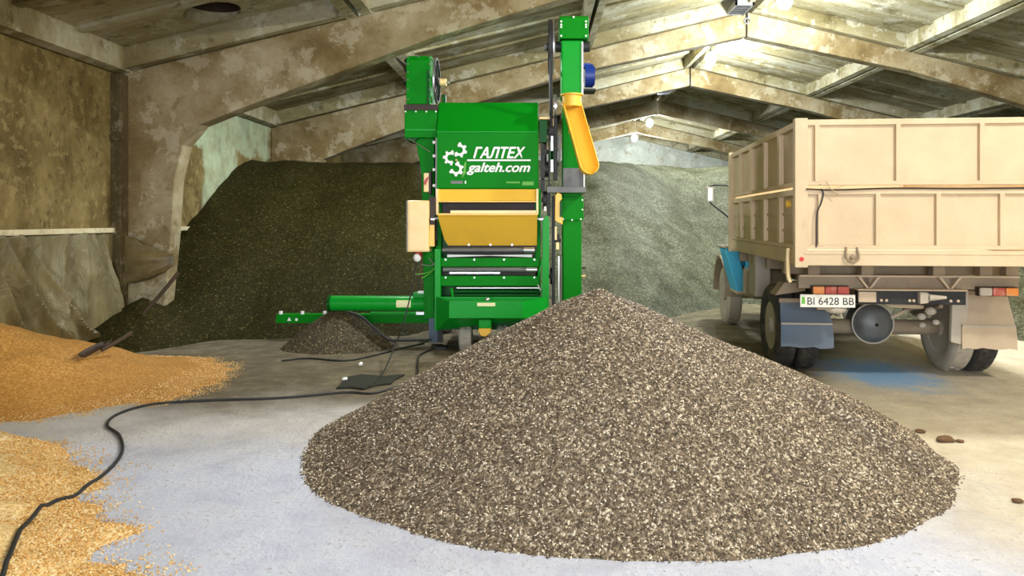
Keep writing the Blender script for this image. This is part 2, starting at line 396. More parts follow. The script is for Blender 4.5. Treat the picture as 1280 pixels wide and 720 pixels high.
# daylight through the gateway
A = bpy.data.lights.new('gateway_daylight', 'AREA'); A.shape = 'RECTANGLE'; A.size = GX1-GX0; A.size_y = GZ; A.energy = 1000; A.color = (.80, .88, 1)
ao = bpy.data.objects.new('gateway_daylight', A); COL.objects.link(ao); ao.location = ((GX0+GX1)/2, YF-.05, GZ/2); ao.rotation_euler = (PI/2, 0, 0)
W = bpy.data.worlds.new('sky'); S.world = W; W.use_nodes = True
W.node_tree.nodes['Background'].inputs[0].default_value = (.7, .82, 1, 1); W.node_tree.nodes['Background'].inputs[1].default_value = .6

# ------------------------------------------------------------------ heaps
def fbm(x, y, s, o=4, z=0): return mnoise.fractal(Vector((x*s, y*s, z)), 1.0, 2.0, o)
def sstep(a, b, v):
    t = max(0, min(1, (v-a)/(b-a))); return t*t*(3-2*t)
def smin(a, b, k):
    h = max(0, min(1, .5+.5*(b-a)/k)); return b*(1-h)+a*h-k*h*(1-h)
def interp(v, tab):
    if v <= tab[0][0]: return tab[0][1]
    for (a, x), (b, y) in zip(tab, tab[1:]):
        if v <= b:
            t = (v-a)/(b-a); t = t*t*(3-2*t); return x+(y-x)*t
    return tab[-1][1]
def np_mesh(name, V, F, mats, midx=None, smooth=None):
    me = bpy.data.meshes.new(name)
    me.from_pydata(V.tolist() if isinstance(V, np.ndarray) else V, [], F.tolist() if isinstance(F, np.ndarray) else F)
    for m in mats: me.materials.append(m)
    if midx is not None: me.polygons.foreach_set('material_index', midx)
    if smooth is not None: me.polygons.foreach_set('use_smooth', smooth)
    me.update(); o = bpy.data.objects.new(name, me); COL.objects.link(o); return o
def field(h, x0, x1, y0, y1, st):
    nx, ny = int((x1-x0)/st)+1, int((y1-y0)/st)+1
    V, idx, F = [], {}, []
    H = [[h(x0+i*st, y0+j*st) for i in range(nx)] for j in range(ny)]
    def vid(i, j):
        if (i, j) not in idx:
            idx[i, j] = len(V); V.append((x0+i*st, y0+j*st, max(H[j][i], -.012)))
        return idx[i, j]
    for j in range(ny-1):
        for i in range(nx-1):
            if max(H[j][i], H[j][i+1], H[j+1][i], H[j+1][i+1]) > 0:
                F.append((vid(i, j), vid(i+1, j), vid(i+1, j+1), vid(i, j+1)))
    return V, F
OCT = np.array([(1, 0, 0), (-1, 0, 0), (0, 1, 0), (0, -1, 0), (0, 0, 1), (0, 0, -1)], float)
OCF = np.array([(0, 2, 4), (2, 1, 4), (1, 3, 4), (3, 0, 4), (2, 0, 5), (1, 2, 5), (3, 1, 5), (0, 3, 5)])
def grains(P, size, n0=0):
    """loose kernels lying at points P, randomly turned"""
    n = len(P)
    a = RNG.uniform(0, 2*PI, n); t = RNG.normal(0, .45, n); k = RNG.uniform(.75, 1.25, n)
    D = OCT[None]*np.array(size)[None, None]*k[:, None, None]
    ct, st = np.cos(t)[:, None], np.sin(t)[:, None]
    x, y, z = D[..., 0], D[..., 1], D[..., 2]
    x, z = x*ct-z*st, x*st+z*ct
    ca, sa = np.cos(a)[:, None], np.sin(a)[:, None]
    x, y = x*ca-y*sa, x*sa+y*ca
    V = np.stack([x, y, z], -1)+P[:, None, :]
    F = OCF[None]+(np.arange(n)*6)[:, None, None]+n0
    return V.reshape(-1, 3), F.reshape(-1, 3)
def heap(name, V, F, P, size, mats, label, cat):
    n0 = len(V); gv, gf = grains(np.array(P), size, n0) if len(P) else (np.zeros((0, 3)), np.zeros((0, 3), int))
    allv = [tuple(v) for v in V]+[tuple(v) for v in gv.tolist()]
    allf = [tuple(f) for f in F]+[tuple(f) for f in gf.tolist()]
    mi = [0]*len(F)+[1]*len(gf)
    o = np_mesh(name, allv, allf, mats, mi, [True]*len(F)+[False]*len(gf))
    return tag(o, label, cat, kind='stuff')

# the big pile in front
CX, CY, CH = .50, 5.72, 1.20
def Rpile(th):
    d = math.degrees(th) % 360
    if d > 180: d -= 360
    return interp(d, [(-180, 2.24), (-150, 2.26), (-125, 2.16), (-95, 2.13), (-70, 2.2), (-58, 2.32), (-45, 2.38), (-32, 2.45), (-28, 2.46), (-22, 2.51), (-16, 2.50), (-6, 2.42), (10, 2.34), (60, 2.2), (120, 2.2), (180, 2.24)])
def hbig(x, y):
    dx, dy = x-CX, y-CY; r = math.hypot(dx, dy); th = math.atan2(dy, dx); R = Rpile(th)
    t = r/R
    h = CH*(math.sqrt((1-t)**2+.0009)-.03 if t < 1 else (1-t))
    h += CH*.05*math.sin(PI*min(t, 1))                       # gently bulging flanks
    d = math.degrees(th)
    g = math.exp(-((d+29.5)/1.5)**2)*sstep(.5, .78, t)*.10*(1-sstep(.90, .99, t))
    h += .085*sstep(-28.5, -26.5, d)*(1-sstep(-12, 25, d))*sstep(.35, .8, t)*(1-sstep(.9, 1, t))
    return h-g+.016*fbm(x, y, 2.2)*(1-t*.6)
V, F = field(hbig, CX-2.9, CX+2.9, CY-2.7, CY+2.7, .03)
P = []
while len(P) < 62000:
    x, y = CX+random.uniform(-2.8, 2.8), CY+random.uniform(-2.5, 2.5)
    if y > CY+.6 and random.random() < .6: continue
    h = hbig(x, y)
    if h > -.008 and (h > 0 or random.random() < .3): P.append((x, y, max(h, 0)+.004))
heap('sunflower_seed_pile', V, F, P, (.0105, .0050, .0036), [SEEDG, SEEDI], 'big cone of speckled grey-brown seeds in front of the green machine', 'seed pile')

# pile against the side wall, its shade put into a dark colour
def foot1(x): return interp(x, [(-6.03, 9.55), (-5.2, 9.75), (-4.2, 10.3), (-2, 10.55), (-1.4, 11.5), (2, 11.8)])
def hdark(x, y):
    n = fbm(x, y, .45, 4, 3.)
    f = .56*(y-foot1(x)-.12*fbm(x, y, 1.5, 3))
    k = 1.55*(-.80-x+.35*fbm(x, y, .9, 3, 7.))
    h = smin(smin(f, 2.98+.10*n, .35), k, .25)
    m_ = .62*(1-math.hypot((x+5.62)/.95, (y-10.25)/1.15))+.04*fbm(x, y, 2.)
    h = -smin(-h, -m_, .15)
    return h+.03*fbm(x, y, 1.8, 4)*sstep(0, .4, h)
V, F = field(hdark, WX, 1.0, 8.8, 20., .1)
V = [(max(x, WX+.01), y, z) for x, y, z in V]
heap('dark_seed_pile', V, F, [], (.01, .005, .004), [DARKG], 'tall dark seed pile heaped against the stained wall behind the column', 'seed pile')
# pile at the back of the shed, lamplight put into its paler colour
def foot2(x): return interp(x, [(-3, 15.5), (-1.2, 12.6), (0, 11.7), (1.2, 11.8), (4.4, 14.5), (5.4, 13.8), (7.2, 9.9), (15, 9.8)])
def hgrey(x, y):
    f = .55*(y-foot2(x)-.25*fbm(x, y, .8, 4))
    h = smin(f, 3.22+.16*fbm(x, y, .35, 4, 5.), .5)
    return h+(.07*fbm(x, y, 1.1, 5, 2.)+.035*fbm(x+y*.5, y*.6, 3.5, 4, 2.))*sstep(0, .5, h)
V, F = field(hgrey, -3.6, EX, 9.2, YB-.02, .13)
heap('grey_seed_pile', V, F, [], (.01, .005, .004), [GREYG], 'wide seed slope coloured a lamplit grey-green, filling the back beyond the truck', 'seed pile')
# small heap under the auger
SX, SY = px(425, 9.8), 9.78
def hsmall(x, y):
    r = math.hypot((x-SX), (y-SY)*1.05); t = r/(.74+.06*fbm(x, y, 1.3))
    return .52*(1.0-t)+.03*math.sin(PI*min(t, 1))-.03*max(0, 1-4*t)+.012*fbm(x, y, 4)
V, F = field(hsmall, SX-.9, SX+.9, SY-.9, SY+.75, .035)
P = []
while len(P) < 3500:
    x, y = SX+random.uniform(-.85, .85), SY+random.uniform(-.85, .5); h = hsmall(x, y)
    if h > 0: P.append((x, y, h+.004))
heap('small_seed_heap', V, F, P, (.010, .005, .004), [BROWNG, BROWNG], 'small brown seed heap under the end of the green auger tube', 'seed pile')
# orange grain
def hcorn(x, y):
    dx, dy = (x+6.0)/2.72, (y-7.35)/(1.5 if y < 7.35 else 1.95)
    t = math.hypot(dx, dy)+.10*fbm(x, y, .9, 4); return .85*((.75*(1-t)**2+.25*(1-t)) if t < 1 else .25*(1-t))+.012*fbm(x, y, 3)
V, F = field(hcorn, WX+.01, -2.6, 5.3, 9.6, .06)
def edge_grains(h, x0, x1, y0, y1, n, lo=-.03, up=.03):
    P = []; tries = 0
    while len(P) < n and tries < n*60:
        tries += 1; x, y = random.uniform(x0, x1), random.uniform(y0, y1); v = h(x, y)
        if lo < v < up and random.random() < (1 if v > 0 else math.exp(v*60)): P.append((x, y, max(v, 0)+.004))
    return P
P = edge_grains(hcorn, WX+.1, -3.1, 5.4, 9.0, 5000, -.015)
heap('orange_grain_heap', V, F, P, (.007, .005, .004), [CORNG, CORNI], 'orange grain heap lying at the foot of the sheeted wall', 'grain heap')
def hcorn2(x, y):
    ex = interp(y, [(2.0, -1.75), (3.44, -1.98), (3.87, -2.2), (4.2, -2.62), (4.49, -2.8), (4.8, -3.02), (5.2, -3.3), (5.6, -3.85), (5.95, -4.5)])
    d = (ex-x)+.22*fbm(x, y, 2.0, 4)
    return smin(.20*d, .30, .2)*(1 if y < 5.95 else .3)-max(0, y-5.5)*.22+.028*fbm(x, y, 3.2, 4, 4.)*sstep(-.1, .5, d)
V, F = field(hcorn2, WX+.01, -1.4, 1.6, 6.2, .045)
P = edge_grains(hcorn2, -4.6, -1.4, 2.6, 6.1, 9000, -.06, .10)
heap('pale_grain_spill', V, F, P, (.0075, .0055, .0045), [CORNP, CORNI], 'pale orange grain spilled over the floor under the end of the cable', 'grain heap')

def ground(x, y): return max(0, hbig(x, y), hcorn(x, y), hcorn2(x, y), hsmall(x, y) if abs(x-SX) < 1 else 0)
# ------------------------------------------------------------------ loose things on the floor
def smooth_path(pts, n=8):
    out = []; P_ = [Vector(p) for p in pts]; P_ = [P_[0]*2-P_[1]]+P_+[P_[-1]*2-P_[-2]]
    for i in range(1, len(P_)-2):
        for k in range(n):
            t = k/n; a, b, c, d = P_[i-1:i+3]
            out.append(.5*((2*b)+(c-a)*t+(2*a-5*b+4*c-d)*t*t+(3*b-a-3*c+d)*t**3))
    out.append(P_[-2]); return out
cp = [fl(*q) for q in ((-4, 760), (15, 716), (30, 683), (52, 653), (105, 614), (138, 588), (153, 566), (149, 546), (134, 533), (148, 519), (190, 507), (260, 502), (350, 499), (430, 492))]+[(-1.55, 7.05), (-1.3, 7.7), (-1.38, 8.4), (-1.45, 9.0), (-1.33, 9.5)]
pp = [(x, y, 0) for x, y in cp]
path = [Vector((p.x, p.y, ground(p.x, p.y)+.013)) for p in smooth_path(pp)]
tag(MB().tube(path, .0115, 8).build('power_cable', BLACK, smooth=True), 'thick black cable snaking from the grain spill to the green machine', 'cable')
cp2 = [fl(*q) for q in ((352, 452), (385, 449), (430, 452), (465, 446), (500, 437), (530, 430))]
tag(MB().tube([Vector((p.x, p.y, .012)) for p in smooth_path([(x, y, 0) for x, y in cp2])], .012, 8).build('floor_cable', BLACK, smooth=True), 'thin black cable on the floor in front of the small seed heap', 'cable')
mp_ = [fl(*q) for q in ((430, 474), (452, 470), (478, 472), (506, 470), (494, 476), (489, 481), (470, 483), (455, 488), (438, 486), (420, 487), (428, 480))]
m = MB(); m.prism([(x, y) for x, y in mp_], 'z', .003, .022)
tag(m.build('floor_cloth', MAT, bevel=.006), 'flat black cloth lying on the floor where the hanging cord ends', 'cloth')
for k, (x, y, lab) in enumerate(((451, 458, 'white scrap on the dirt between cloth and small heap'), (431, 477, 'white scrap at the edge of the black cloth'))):
    X, Y = fl(x, y); m = MB().ball((X, Y, .03), .028, .022, .018, 8)
    for v in m.bm.verts: v.co += Vector((random.uniform(-.006, .006),)*3)
    tag(m.build('paper_scrap', WHITE), lab, 'scrap', 'white scraps on the floor')
labs = ['brown clod beside the seed pile, nearest the truck', 'brown clod at the tip of the seed pile, largest', 'small brown clod next to the larger one by the pile', 'crumb of brown dirt at the outer edge of the pile']
for k, (x, y, s_) in enumerate(((1150, 541, .035), (1182, 552, .055), (1200, 553, .028), (1272, 628, .03))):
    X, Y = fl(x, y); m = MB().ball((X, Y, s_*.35), s_*1.3, s_*.8, s_*.45, 12)
    for v in m.bm.verts: v.co += Vector((mnoise.noise(v.co*40), mnoise.noise(v.co*40+Vector((9, 0, 0))), 0))*s_*.4
    for v in m.bm.verts: v.co.z = max(v.co.z, .0)
    tag(m.build('dirt_clod', CLOD, smooth=True), labs[k], 'clod', 'dirt clods by the seed pile')
# shovel lying on the orange heap
r = empty('shovel', (px(122, 7.6), 7.6, hcorn(px(122, 7.6), 7.6))); tag(r, 'dark shovel lying on top of the orange grain heap', 'shovel')
def ray_hit(x, y, h):
    Y = 4.5
    while Y < 9.5:
        q_ = at(x, y, Y)
        if h(q_.x, Y) >= q_.z: return q_
        Y += .01
    return at(x, y, 8)
p0 = ray_hit(106, 454, hcorn); p1 = ray_hit(134, 448, hcorn)
c0 = Vector((p0.x, p0.y, hcorn(p0.x, p0.y)+.02)); c1 = Vector((p1.x, p1.y, hcorn(p1.x, p1.y)+.06))
d = (c1-c0); n_ = Vector((0, 1, 0)); m = MB(); grid = []
for i in range(6):
    t = i/5; row = []
    for j in range(5):
        s_ = j/4*2-1; w = .17*(math.sin(PI*(.22+.6*t))); p = c0+d*t+n_*s_*w; p.z += .05*s_*s_+.035+.05*t; row.append(m.bm.verts.new(p))
    grid.append(row)
for i in range(5):
    for j in range(4): m.bm.faces.new((grid[i][j], grid[i+1][j], grid[i+1][j+1], grid[i][j+1]))
m.build('blade', DARK, r, smooth=True, solid=.012)
MB().tube([c1-d*.25+Vector((0, 0, .05)), c1+Vector((.04, .12, .10)), c1+Vector((.09, .3, .17))], .022, 8).build('shaft', WOOD, r, smooth=True)
# leaning pole by the column
a_, b_ = at(223, 341, 10.1), at(183, 388, 9.95)
tag(MB().tube([a_, (a_+b_)/2+Vector((0, 0, -.01)), b_, b_+(b_-a_)*.35], .028, 8).build('wooden_pole', WOOD, smooth=True), 'dark wooden pole leaning against the foot of the concrete column', 'pole')

# ------------------------------------------------------------------ plastic film on the wall
m = MB(); rows = []; ny_, nz_ = 200, 40
for i in range(ny_+1):
    row = []
    y = 3.5+(10.36-3.5)*i/ny_
    for j in range(nz_+1):
        z = 1.53-1.53*j/nz_; t = j/nz_
        w = .05+.10*t+.05*math.sin(y*5+z*2.5)*t+.06*fbm(y*1.3, z*.6+y*.5, 1.2, 4)
        # two deep gathered folds fanning down from the ledge
        for yc, sl in ((7.75, .50), (8.05, .62), (8.35, .80), (9.55, -.10), (9.75, .25), (10.0, .15), (9.2, -.3)):
            yy = yc+sl*(1.53-z); w += .11*math.exp(-((y-yy)/.06)**2)*(.25+t)-.05*math.exp(-((y-yy-.12)/.07)**2)
        row.append(m.bm.verts.new((WX+max(.02, w), y, max(z, .01))))
    rows.append(row)
for i in range(ny_):
    for j in range(nz_): m.bm.faces.new((rows[i][j], rows[i+1][j], rows[i+1][j+1], rows[i][j+1]))
tag(m.build('plastic_sheet', FILM, smooth=True, solid=.004), 'clouded beige plastic sheet hanging in folds from the wall ledge', 'plastic sheet')
m = MB(); rows = []
tp = [(147, 290), (165, 297), (185, 306), (205, 314), (217, 318)]; bt = [(150, 358), (163, 350), (180, 345), (200, 339), (214, 333)]
for i in range(25):
    t = i/24; row = []
    for j in range(13):
        u = j/12
        X0 = px(147+70*t, 10.3); za = interp(t, [(k/4, pz(v[1], 10.3)) for k, v in enumerate(tp)]); zb = interp(t, [(k/4, pz(v[1], 10.3)) for k, v in enumerate(bt)])
        bulge = .05+.06*math.sin(PI*u)*math.sin(PI*t)+.025*math.sin(u*14+t*5)*(1-abs(2*t-1))
        row.append(m.bm.verts.new((X0, 10.37-bulge, za+(zb-za)*u-.06*math.sin(PI*t)*u)))
    rows.append(row)
for i in range(24):
    for j in range(12): m.bm.faces.new((rows[i][j], rows[i+1][j], rows[i+1][j+1], rows[i][j+1]))
tag(m.build('plastic_strip', FILMD, smooth=True, solid=.006), 'dark sagging plastic strip tied across the concrete column', 'plastic sheet')

# ------------------------------------------------------------------ lettering
def text_mesh(body, name, mat, parent, x0, x1, z0, z1, y, shear=0., bold=0., depth=.004, rel=True):
    cu = bpy.data.curves.new('glyphs', 'FONT'); cu.body = body; cu.shear = shear; cu.extrude = .5; cu.fill_mode = 'BOTH'
    o = bpy.data.objects.new('glyphs', cu); COL.objects.link(o); bpy.context.view_layer.update()
    me = bpy.data.meshes.new_from_object(o.evaluated_get(bpy.context.evaluated_depsgraph_get()))
    bpy.data.objects.remove(o); bpy.data.curves.remove(cu)
    vs = [v.co.copy() for v in me.vertices]
    ax, bx_ = min(v.x for v in vs), max(v.x for v in vs); ay, by_ = min(v.y for v in vs), max(v.y for v in vs)
    off = Vector(WORLD_OF.get(parent.name, (0, 0, 0))) if rel else Vector()
    for v in me.vertices:
        c = v.co; v.co = Vector((x0+(c.x-ax)/(bx_-ax)*(x1-x0), y-(depth if c.z > 0 else 0), z0+(c.y-ay)/(by_-ay)*(z1-z0)))-off
    if bold:
        bm = bmesh.new(); bm.from_mesh(me); base = bm.verts[:] ; geo = bm.verts[:]+bm.edges[:]+bm.faces[:]
        for k, (du, dv) in enumerate(((1, 0), (-1, 0), (0, 1), (0, -1))):
            d = bmesh.ops.duplicate(bm, geom=geo)
            for v in d['geom']:
                if isinstance(v, bmesh.types.BMVert): v.co += Vector((du*bold, -.0002*(k+1), dv*bold*.8))
        bm.to_mesh(me); bm.free()
    me.materials.append(mat); t = bpy.data.objects.new(name, me); me.name = name; COL.objects.link(t); t.parent = parent; return t

# ------------------------------------------------------------------ the grain cleaner
MY = 9.4
gc = empty('grain_cleaner', (px(612, MY), 10.1, 0))
tag(gc, 'tall green and yellow self-propelled grain cleaning machine behind the big seed pile', 'grain cleaner')
def pbox(x0, x1, y0, y1, Y, depth, m=None):
    m = m or MB(); return m.box(px(x0, Y), px(x1, Y), Y, Y+depth, pz(y1, Y), pz(y0, Y))
def bolts(par, mt, pts, Y, r=.011):
    for x, y in pts: MB().cyl((px(x, Y), Y+.005, pz(y, Y)), (px(x, Y), Y-.012, pz(y, Y)), r, 8).build('bolt', mt, par)
# hood
zt = pz(128, 9.62)
hd = MB().prism([(MY, pz(236, MY)), (MY, pz(166, MY)), (9.62, zt), (10.85, zt), (10.85, pz(236, MY))], 'x', px(545, MY), px(673, MY)).build('hood', GREEN, gc, bevel=.018)
pbox(546, 672, 164.2, 165.4, MY-.004, .02).build('seam_strip', GREEN2, hd)
pbox(544.2, 546.2, 172, 300, MY-.006, .05).build('edge_strip', GREY, hd)
text_mesh('ГАЛТЕХ', 'lettering', WHITE, hd, px(592, MY), px(656, MY), pz(197.5, MY), pz(184, MY), MY, .32, .0065)
pbox(584, 663.5, 199.3, 201.3, MY-.004, .006).build('underline', WHITE, hd)
text_mesh('galteh.com', 'lettering', WHITE, hd, px(584, MY), px(662.5, MY), pz(218.5, MY), pz(203.5, MY), MY, .32, .005)
def gear_arc(cx, cy, a0, a1, ro=7.2, ri=4.1, teeth=5):
    m = MB(); out = []; inn = []; n = 48
    for k in range(n+1):
        t = k/n; a = math.radians(a0+(a1-a0)*t); ph = (t*teeth) % 1
        R = ro+(2.3 if .28 < ph < .72 else 0)
        out.append((px(cx+R*math.cos(a), MY), pz(cy-R*math.sin(a), MY))); inn.append((px(cx+ri*math.cos(a), MY), pz(cy-ri*math.sin(a), MY)))
    V_ = []; 
    for (p, yy) in ((out, MY-.005), (inn, MY-.005), (out, MY), (inn, MY)): V_ += [(x, yy, z) for x, z in p]
    k1 = n+1; F_ = []
    for i in range(n):
        F_ += [(i, i+1, k1+i+1, k1+i), (i, 2*k1+i, 2*k1+i+1, i+1), (k1+i, k1+i+1, 3*k1+i+1, 3*k1+i)]
    F_ += [(0, k1, 3*k1, 2*k1), (n, 2*k1+n, 3*k1+n, k1+n)]
    return m.poly(V_, F_)
m = gear_arc(574.5, 187.6, 112, -150, teeth=5); m.build('emblem', WHITE, hd)
m = gear_arc(563.2, 197.2, 50, 300, teeth=5); m.build('emblem', WHITE, hd)
m = gear_arc(570.2, 211.0, 100, -175, teeth=5); m.build('emblem', WHITE, hd)
MB().prism([(px(x, MY), pz(y, MY)) for x, y in ((577, 223), (582, 216.5), (582.8, 201), (580.4, 204), (579.6, 213))], 'y', MY-.003, MY).build('emblem_leaf', LEAF, hd)
pbox(569.2, 571.5, 199, 201, MY-.007, .003).build('emblem_dot', LAMPOR, hd)
for x0, x1, y0, y1, mt in ((563.5, 578.5, 226, 229.6, GREY), (581, 582.6, 226, 229.6, WHITE), (633, 650, 227, 229, LEAF), (653, 667, 227, 231.5, LEAF)):
    pbox(x0, x1, y0, y1, MY-.003, .006).build('sticker', mt, hd)
# inner body behind the sieves and rollers
pbox(551, 669, 236, 398, 9.62, 1.15).build('body', DGREEN, gc)
pbox(551, 669, 252, 266, 9.56, .05).build('slot_panel', DARK, gc)
for a, b in ((544.5, 551.5), (669, 676)):
    pbox(a, b, 236, 398, 9.5, 1.3).build('side_plate', GREEN, gc, bevel=.006)
# yellow upper flap
x0, x1 = px(546, MY), px(672.5, MY)
yp = MB().prism([(9.40, pz(236.5, MY)), (9.36, pz(250.5, MY)), (9.335, pz(251, MY)), (9.335, pz(253, MY)), (9.40, pz(253, MY)), (9.45, pz(236.5, MY))], 'x', x0, x1).build('upper_flap', YELL, gc, bevel=.004)
for a, b in ((544.8, 547.8), (670.5, 673)): pbox(a, b, 236, 268, 9.33, .1).build('flap_bracket', CREAM, gc)
# yellow tray
def tray_pts(Yo):
    q = [(547, 268.5, 9.16), (671.5, 268.5, 9.16), (671.2, 307, 9.42), (560, 307, 9.42), (555.5, 300, 9.375), (549.5, 280, 9.24)]
    return [at(x, y, Y)+Vector((0, Yo, 0)) for x, y, Y in q]
A_, B_ = tray_pts(0), tray_pts(.03)
tr = MB().poly(A_+B_, [(5, 4, 3, 2, 1, 0), (6, 7, 8, 9, 10, 11)]+[(i, (i+1) % 6, 6+(i+1) % 6, 6+i) for i in range(6)]).build('feed_tray', YELL, gc, bevel=.005)
pbox(563, 670, 263, 267.5, 9.2, .18).build('tray_floor', CREAM, tr)
pbox(546, 672, 266.6, 269, 9.14, .05).build('tray_lip', YELL, tr)
m = MB().cyl(at(539, 273, 9.22), at(680, 273.5, 9.22), .011, 10); m.build('shaft', STEEL, tr)
for a in (541, 676): MB().cyl(at(a-2, 274, 9.2), at(a+2.5, 274, 9.2), .03, 12).build('shaft_nut', STEEL, tr)
for xx in (586, 613, 640): MB().cyl(at(xx, 306, 9.40), at(xx, 306, 9.37), .012, 8).build('bolt', STEEL, tr)
# cross rails and rollers
pbox(560, 671, 306.5, 312.5, 9.44, .05).build('lower_lip', DARK, gc)
def roller(x0, x1, y, r, mt, Y=9.36):
    o = MB().cyl(at(x0, y, Y), at(x1, y, Y), r, 16).build('roller', mt, gc, smooth=True)
    MB().cyl(at(x1-14, y, Y-.006), at(x1-1, y, Y-.006), r*1.12, 16).build('roller_sleeve', STEEL, o, smooth=True); return o
roller(553, 669, 312.5, .030, GREY); roller(554, 672, 337, .032, GREY)
MB().poly([at(x, y, Y) for x, y, Y in ((559, 318, 9.42), (612, 319, 9.42), (665, 318, 9.42), (665, 321.5, 9.42), (612, 318.2+1.4, 9.42), (559, 321.5, 9.42), (559, 318, 9.46), (612, 319, 9.46), (665, 318, 9.46), (665, 321.5, 9.46), (612, 319.6, 9.46), (559, 321.5, 9.46))],
          [(0, 1, 4, 5), (1, 2, 3, 4), (6, 7, 10, 11), (7, 8, 9, 10), (0, 1, 7, 6), (1, 2, 8, 7), (5, 4, 10, 11), (4, 3, 9, 10), (0, 5, 11, 6), (2, 3, 9, 8)]).build('sieve_edge', WHITE, gc)
pbox(562, 625, 340.2, 342, 9.4, .05).build('sieve_edge', STEEL, gc)
for y0, y1 in ((322.5, 333.5), (345, 357.5)):
    o = pbox(550, 675, y0, y1, 9.34, .10).build('cross_beam', GREEN, gc, bevel=.008)
    for xx in (557, 593, 630, 668): MB().cyl(at(xx, y0+2, 9.345), at(xx, y0+2, 9.325), .010, 8).build('bolt', STEEL, o)
pbox(560, 668, 312, 322.5, 9.55, .05).build('back_panel', DARK, gc); pbox(552, 672, 334, 345, 9.5, .05).build('back_panel', DARK, gc)
MB().cyl(at(571, 360, 9.3), at(674, 360, 9.3), .013, 10).build('rail', STEEL, gc, smooth=True)
MB().cyl(at(564, 360, 9.3), at(566, 373, 9.28), .02, 10).build('rail_post', GREEN, gc)
MB().cyl(at(672, 356, 9.3), at(677, 366, 9.3), .013, 8).build('rail_latch', STEEL, gc)
for y in (364.5, 369): MB().cyl(at(568, y, 9.36), at(676, y, 9.36), .02, 10).build('lower_roller', DGREEN, gc, smooth=True)
# posts
pbox(543, 550.5, 311, 413, 9.26, .09).build('post', GREEN2, gc, bevel=.006)
MB().prism([(px(x, 9.26), pz(y, 9.26)) for x, y in ((678, 274), (684, 268), (686.5, 276), (686, 398), (677, 398), (677.5, 330), (673, 345), (673, 340), (678, 322))], 'y', 9.26, 9.36).build('post', GREEN2, gc, bevel=.005)
# intake hopper at the bottom
V_ = [at(562, 377, 8.95), at(653, 377, 8.95), at(653, 397, 8.95), at(562, 397, 8.95), at(546, 371, 9.24), at(683, 371, 9.24), at(683, 396, 9.24), at(546, 412, 9.24)]
hp = MB().poly(V_, [(3, 2, 1, 0), (0, 4, 7, 3), (1, 2, 6, 5), (3, 7, 6, 2), (4, 5, 6, 7)]).build('hopper', GREEN2, gc, solid=.02)
MB().poly([at(562, 376, 8.94), at(653, 376, 8.94), at(653, 378.2, 8.94), at(562, 378.2, 8.94), at(562, 376, 8.99), at(653, 376, 8.99), at(653, 378.2, 8.99), at(562, 378.2, 8.99)], [(0, 1, 2, 3), (4, 5, 6, 7), (0, 1, 5, 4), (2, 3, 7, 6), (0, 3, 7, 4), (1, 2, 6, 5)]).build('rim', GREEN2, hp)
pbox(596.5, 619, 378.5, 382.8, 8.935, .006).build('label_plate', STICK, hp)
MB().ball(at(609, 374.5, 8.97), .035, .03, .03, 10).build('knob', STEEL, hp, smooth=True)
pbox(551, 680, 396, 412, 9.34, 1.3).build('chassis', DGREEN, gc)
# drive: wheels and gearbox
def wheel(x0, x1, Y, r, name='wheel'):
    xa, xb = px(x0, Y), px(x1, Y)
    w = MB().lathe(((xa+xb)/2, Y, r), 'x', [(r*.55, -(xb-xa)/2), (r*.92, -(xb-xa)/2), (r, -(xb-xa)*.36), (r, (xb-xa)*.36), (r*.92, (xb-xa)/2), (r*.55, (xb-xa)/2)], 28)
    for k in range(14):
        a = 2*PI*k/14
        for s_ in (-1, 1):
            c = Vector(((xa+xb)/2+s_*(xb-xa)*.22, Y+math.cos(a+s_*.11)*r, r+math.sin(a+s_*.11)*r))
            q = Vector((0, math.cos(a), math.sin(a)))
            w.cyl(c-q*.02, c+q*.008, .022, 6)
    o = w.build(name, TREAD, gc, smooth=False)
    MB().lathe(((xa+xb)/2, Y, r), 'x', [(.02, -.04), (r*.56, -.035), (r*.56, .035), (.02, .04)], 20).build('rim', YELL, o, smooth=True); return o
wheel(575, 590, 9.28, .165); wheel(621, 636, 9.28, .165); wheel(548, 566, 10.95, .22); wheel(660, 678, 10.95, .22)
gb = pbox(598, 614, 399, 411, 9.0, .25).build('gearbox', GREEN2, gc, bevel=.015)
MB().prism([(px(x, 9.0), pz(y, 9.0)) for x, y in ((598, 410.5), (614, 410.5), (613, 416), (607, 421), (601, 420), (598, 414))], 'y', 8.99, 9.2).build('gear_cover', YELL, gb, bevel=.01)
MB().cyl(at(602, 398, 9.1), at(610, 397, 9.1), .03, 10).build('motor_cap', GREEN2, gb)
m = pbox(547.5, 553, 411, 428, 9.5, .06); m.box(px(544, 9.5), px(558, 9.5), 9.46, 9.62, 0, .03); m.build('support_jack', BLACK, gc)
# control cabinet
cb = pbox(509, 536, 250.5, 315, 9.15, .28).build('control_cabinet', CREAM, gc, bevel=.012)
pbox(511.3, 535, 252.5, 313, 9.14, .02).build('cabinet_door', CREAM, cb, bevel=.004)
pbox(507.8, 509.2, 250.5, 315, 9.15, .28).build('cabinet_edge', GREY, cb)
pbox(536, 543.5, 246, 308, 9.22, .25).build('cabinet_mount', DARK, cb)
pbox(537, 543, 281, 308, 9.2, .05).build('cabinet_bracket', YELL, cb)
pl = MB().cyl(at(523, 315, 9.28), at(523, 322, 9.28), .045, 14).build('plug_base', RED, cb, smooth=True)
MB().ball(at(521.5, 322, 9.26), .050, .05, .058, 14).build('plug', WHITE, pl, smooth=True)
cord = smooth_path([at(521, 328, 9.26), at(514, 365, 9.1), at(504, 405, 8.8), Vector((*fl(494, 449), .05))+Vector((0, 0, .12)), Vector((*fl(478, 471), .03)), Vector((*fl(462, 486), .03))])
MB().tube(cord, .009, 6).build('cord', BLACK, cb, smooth=True)
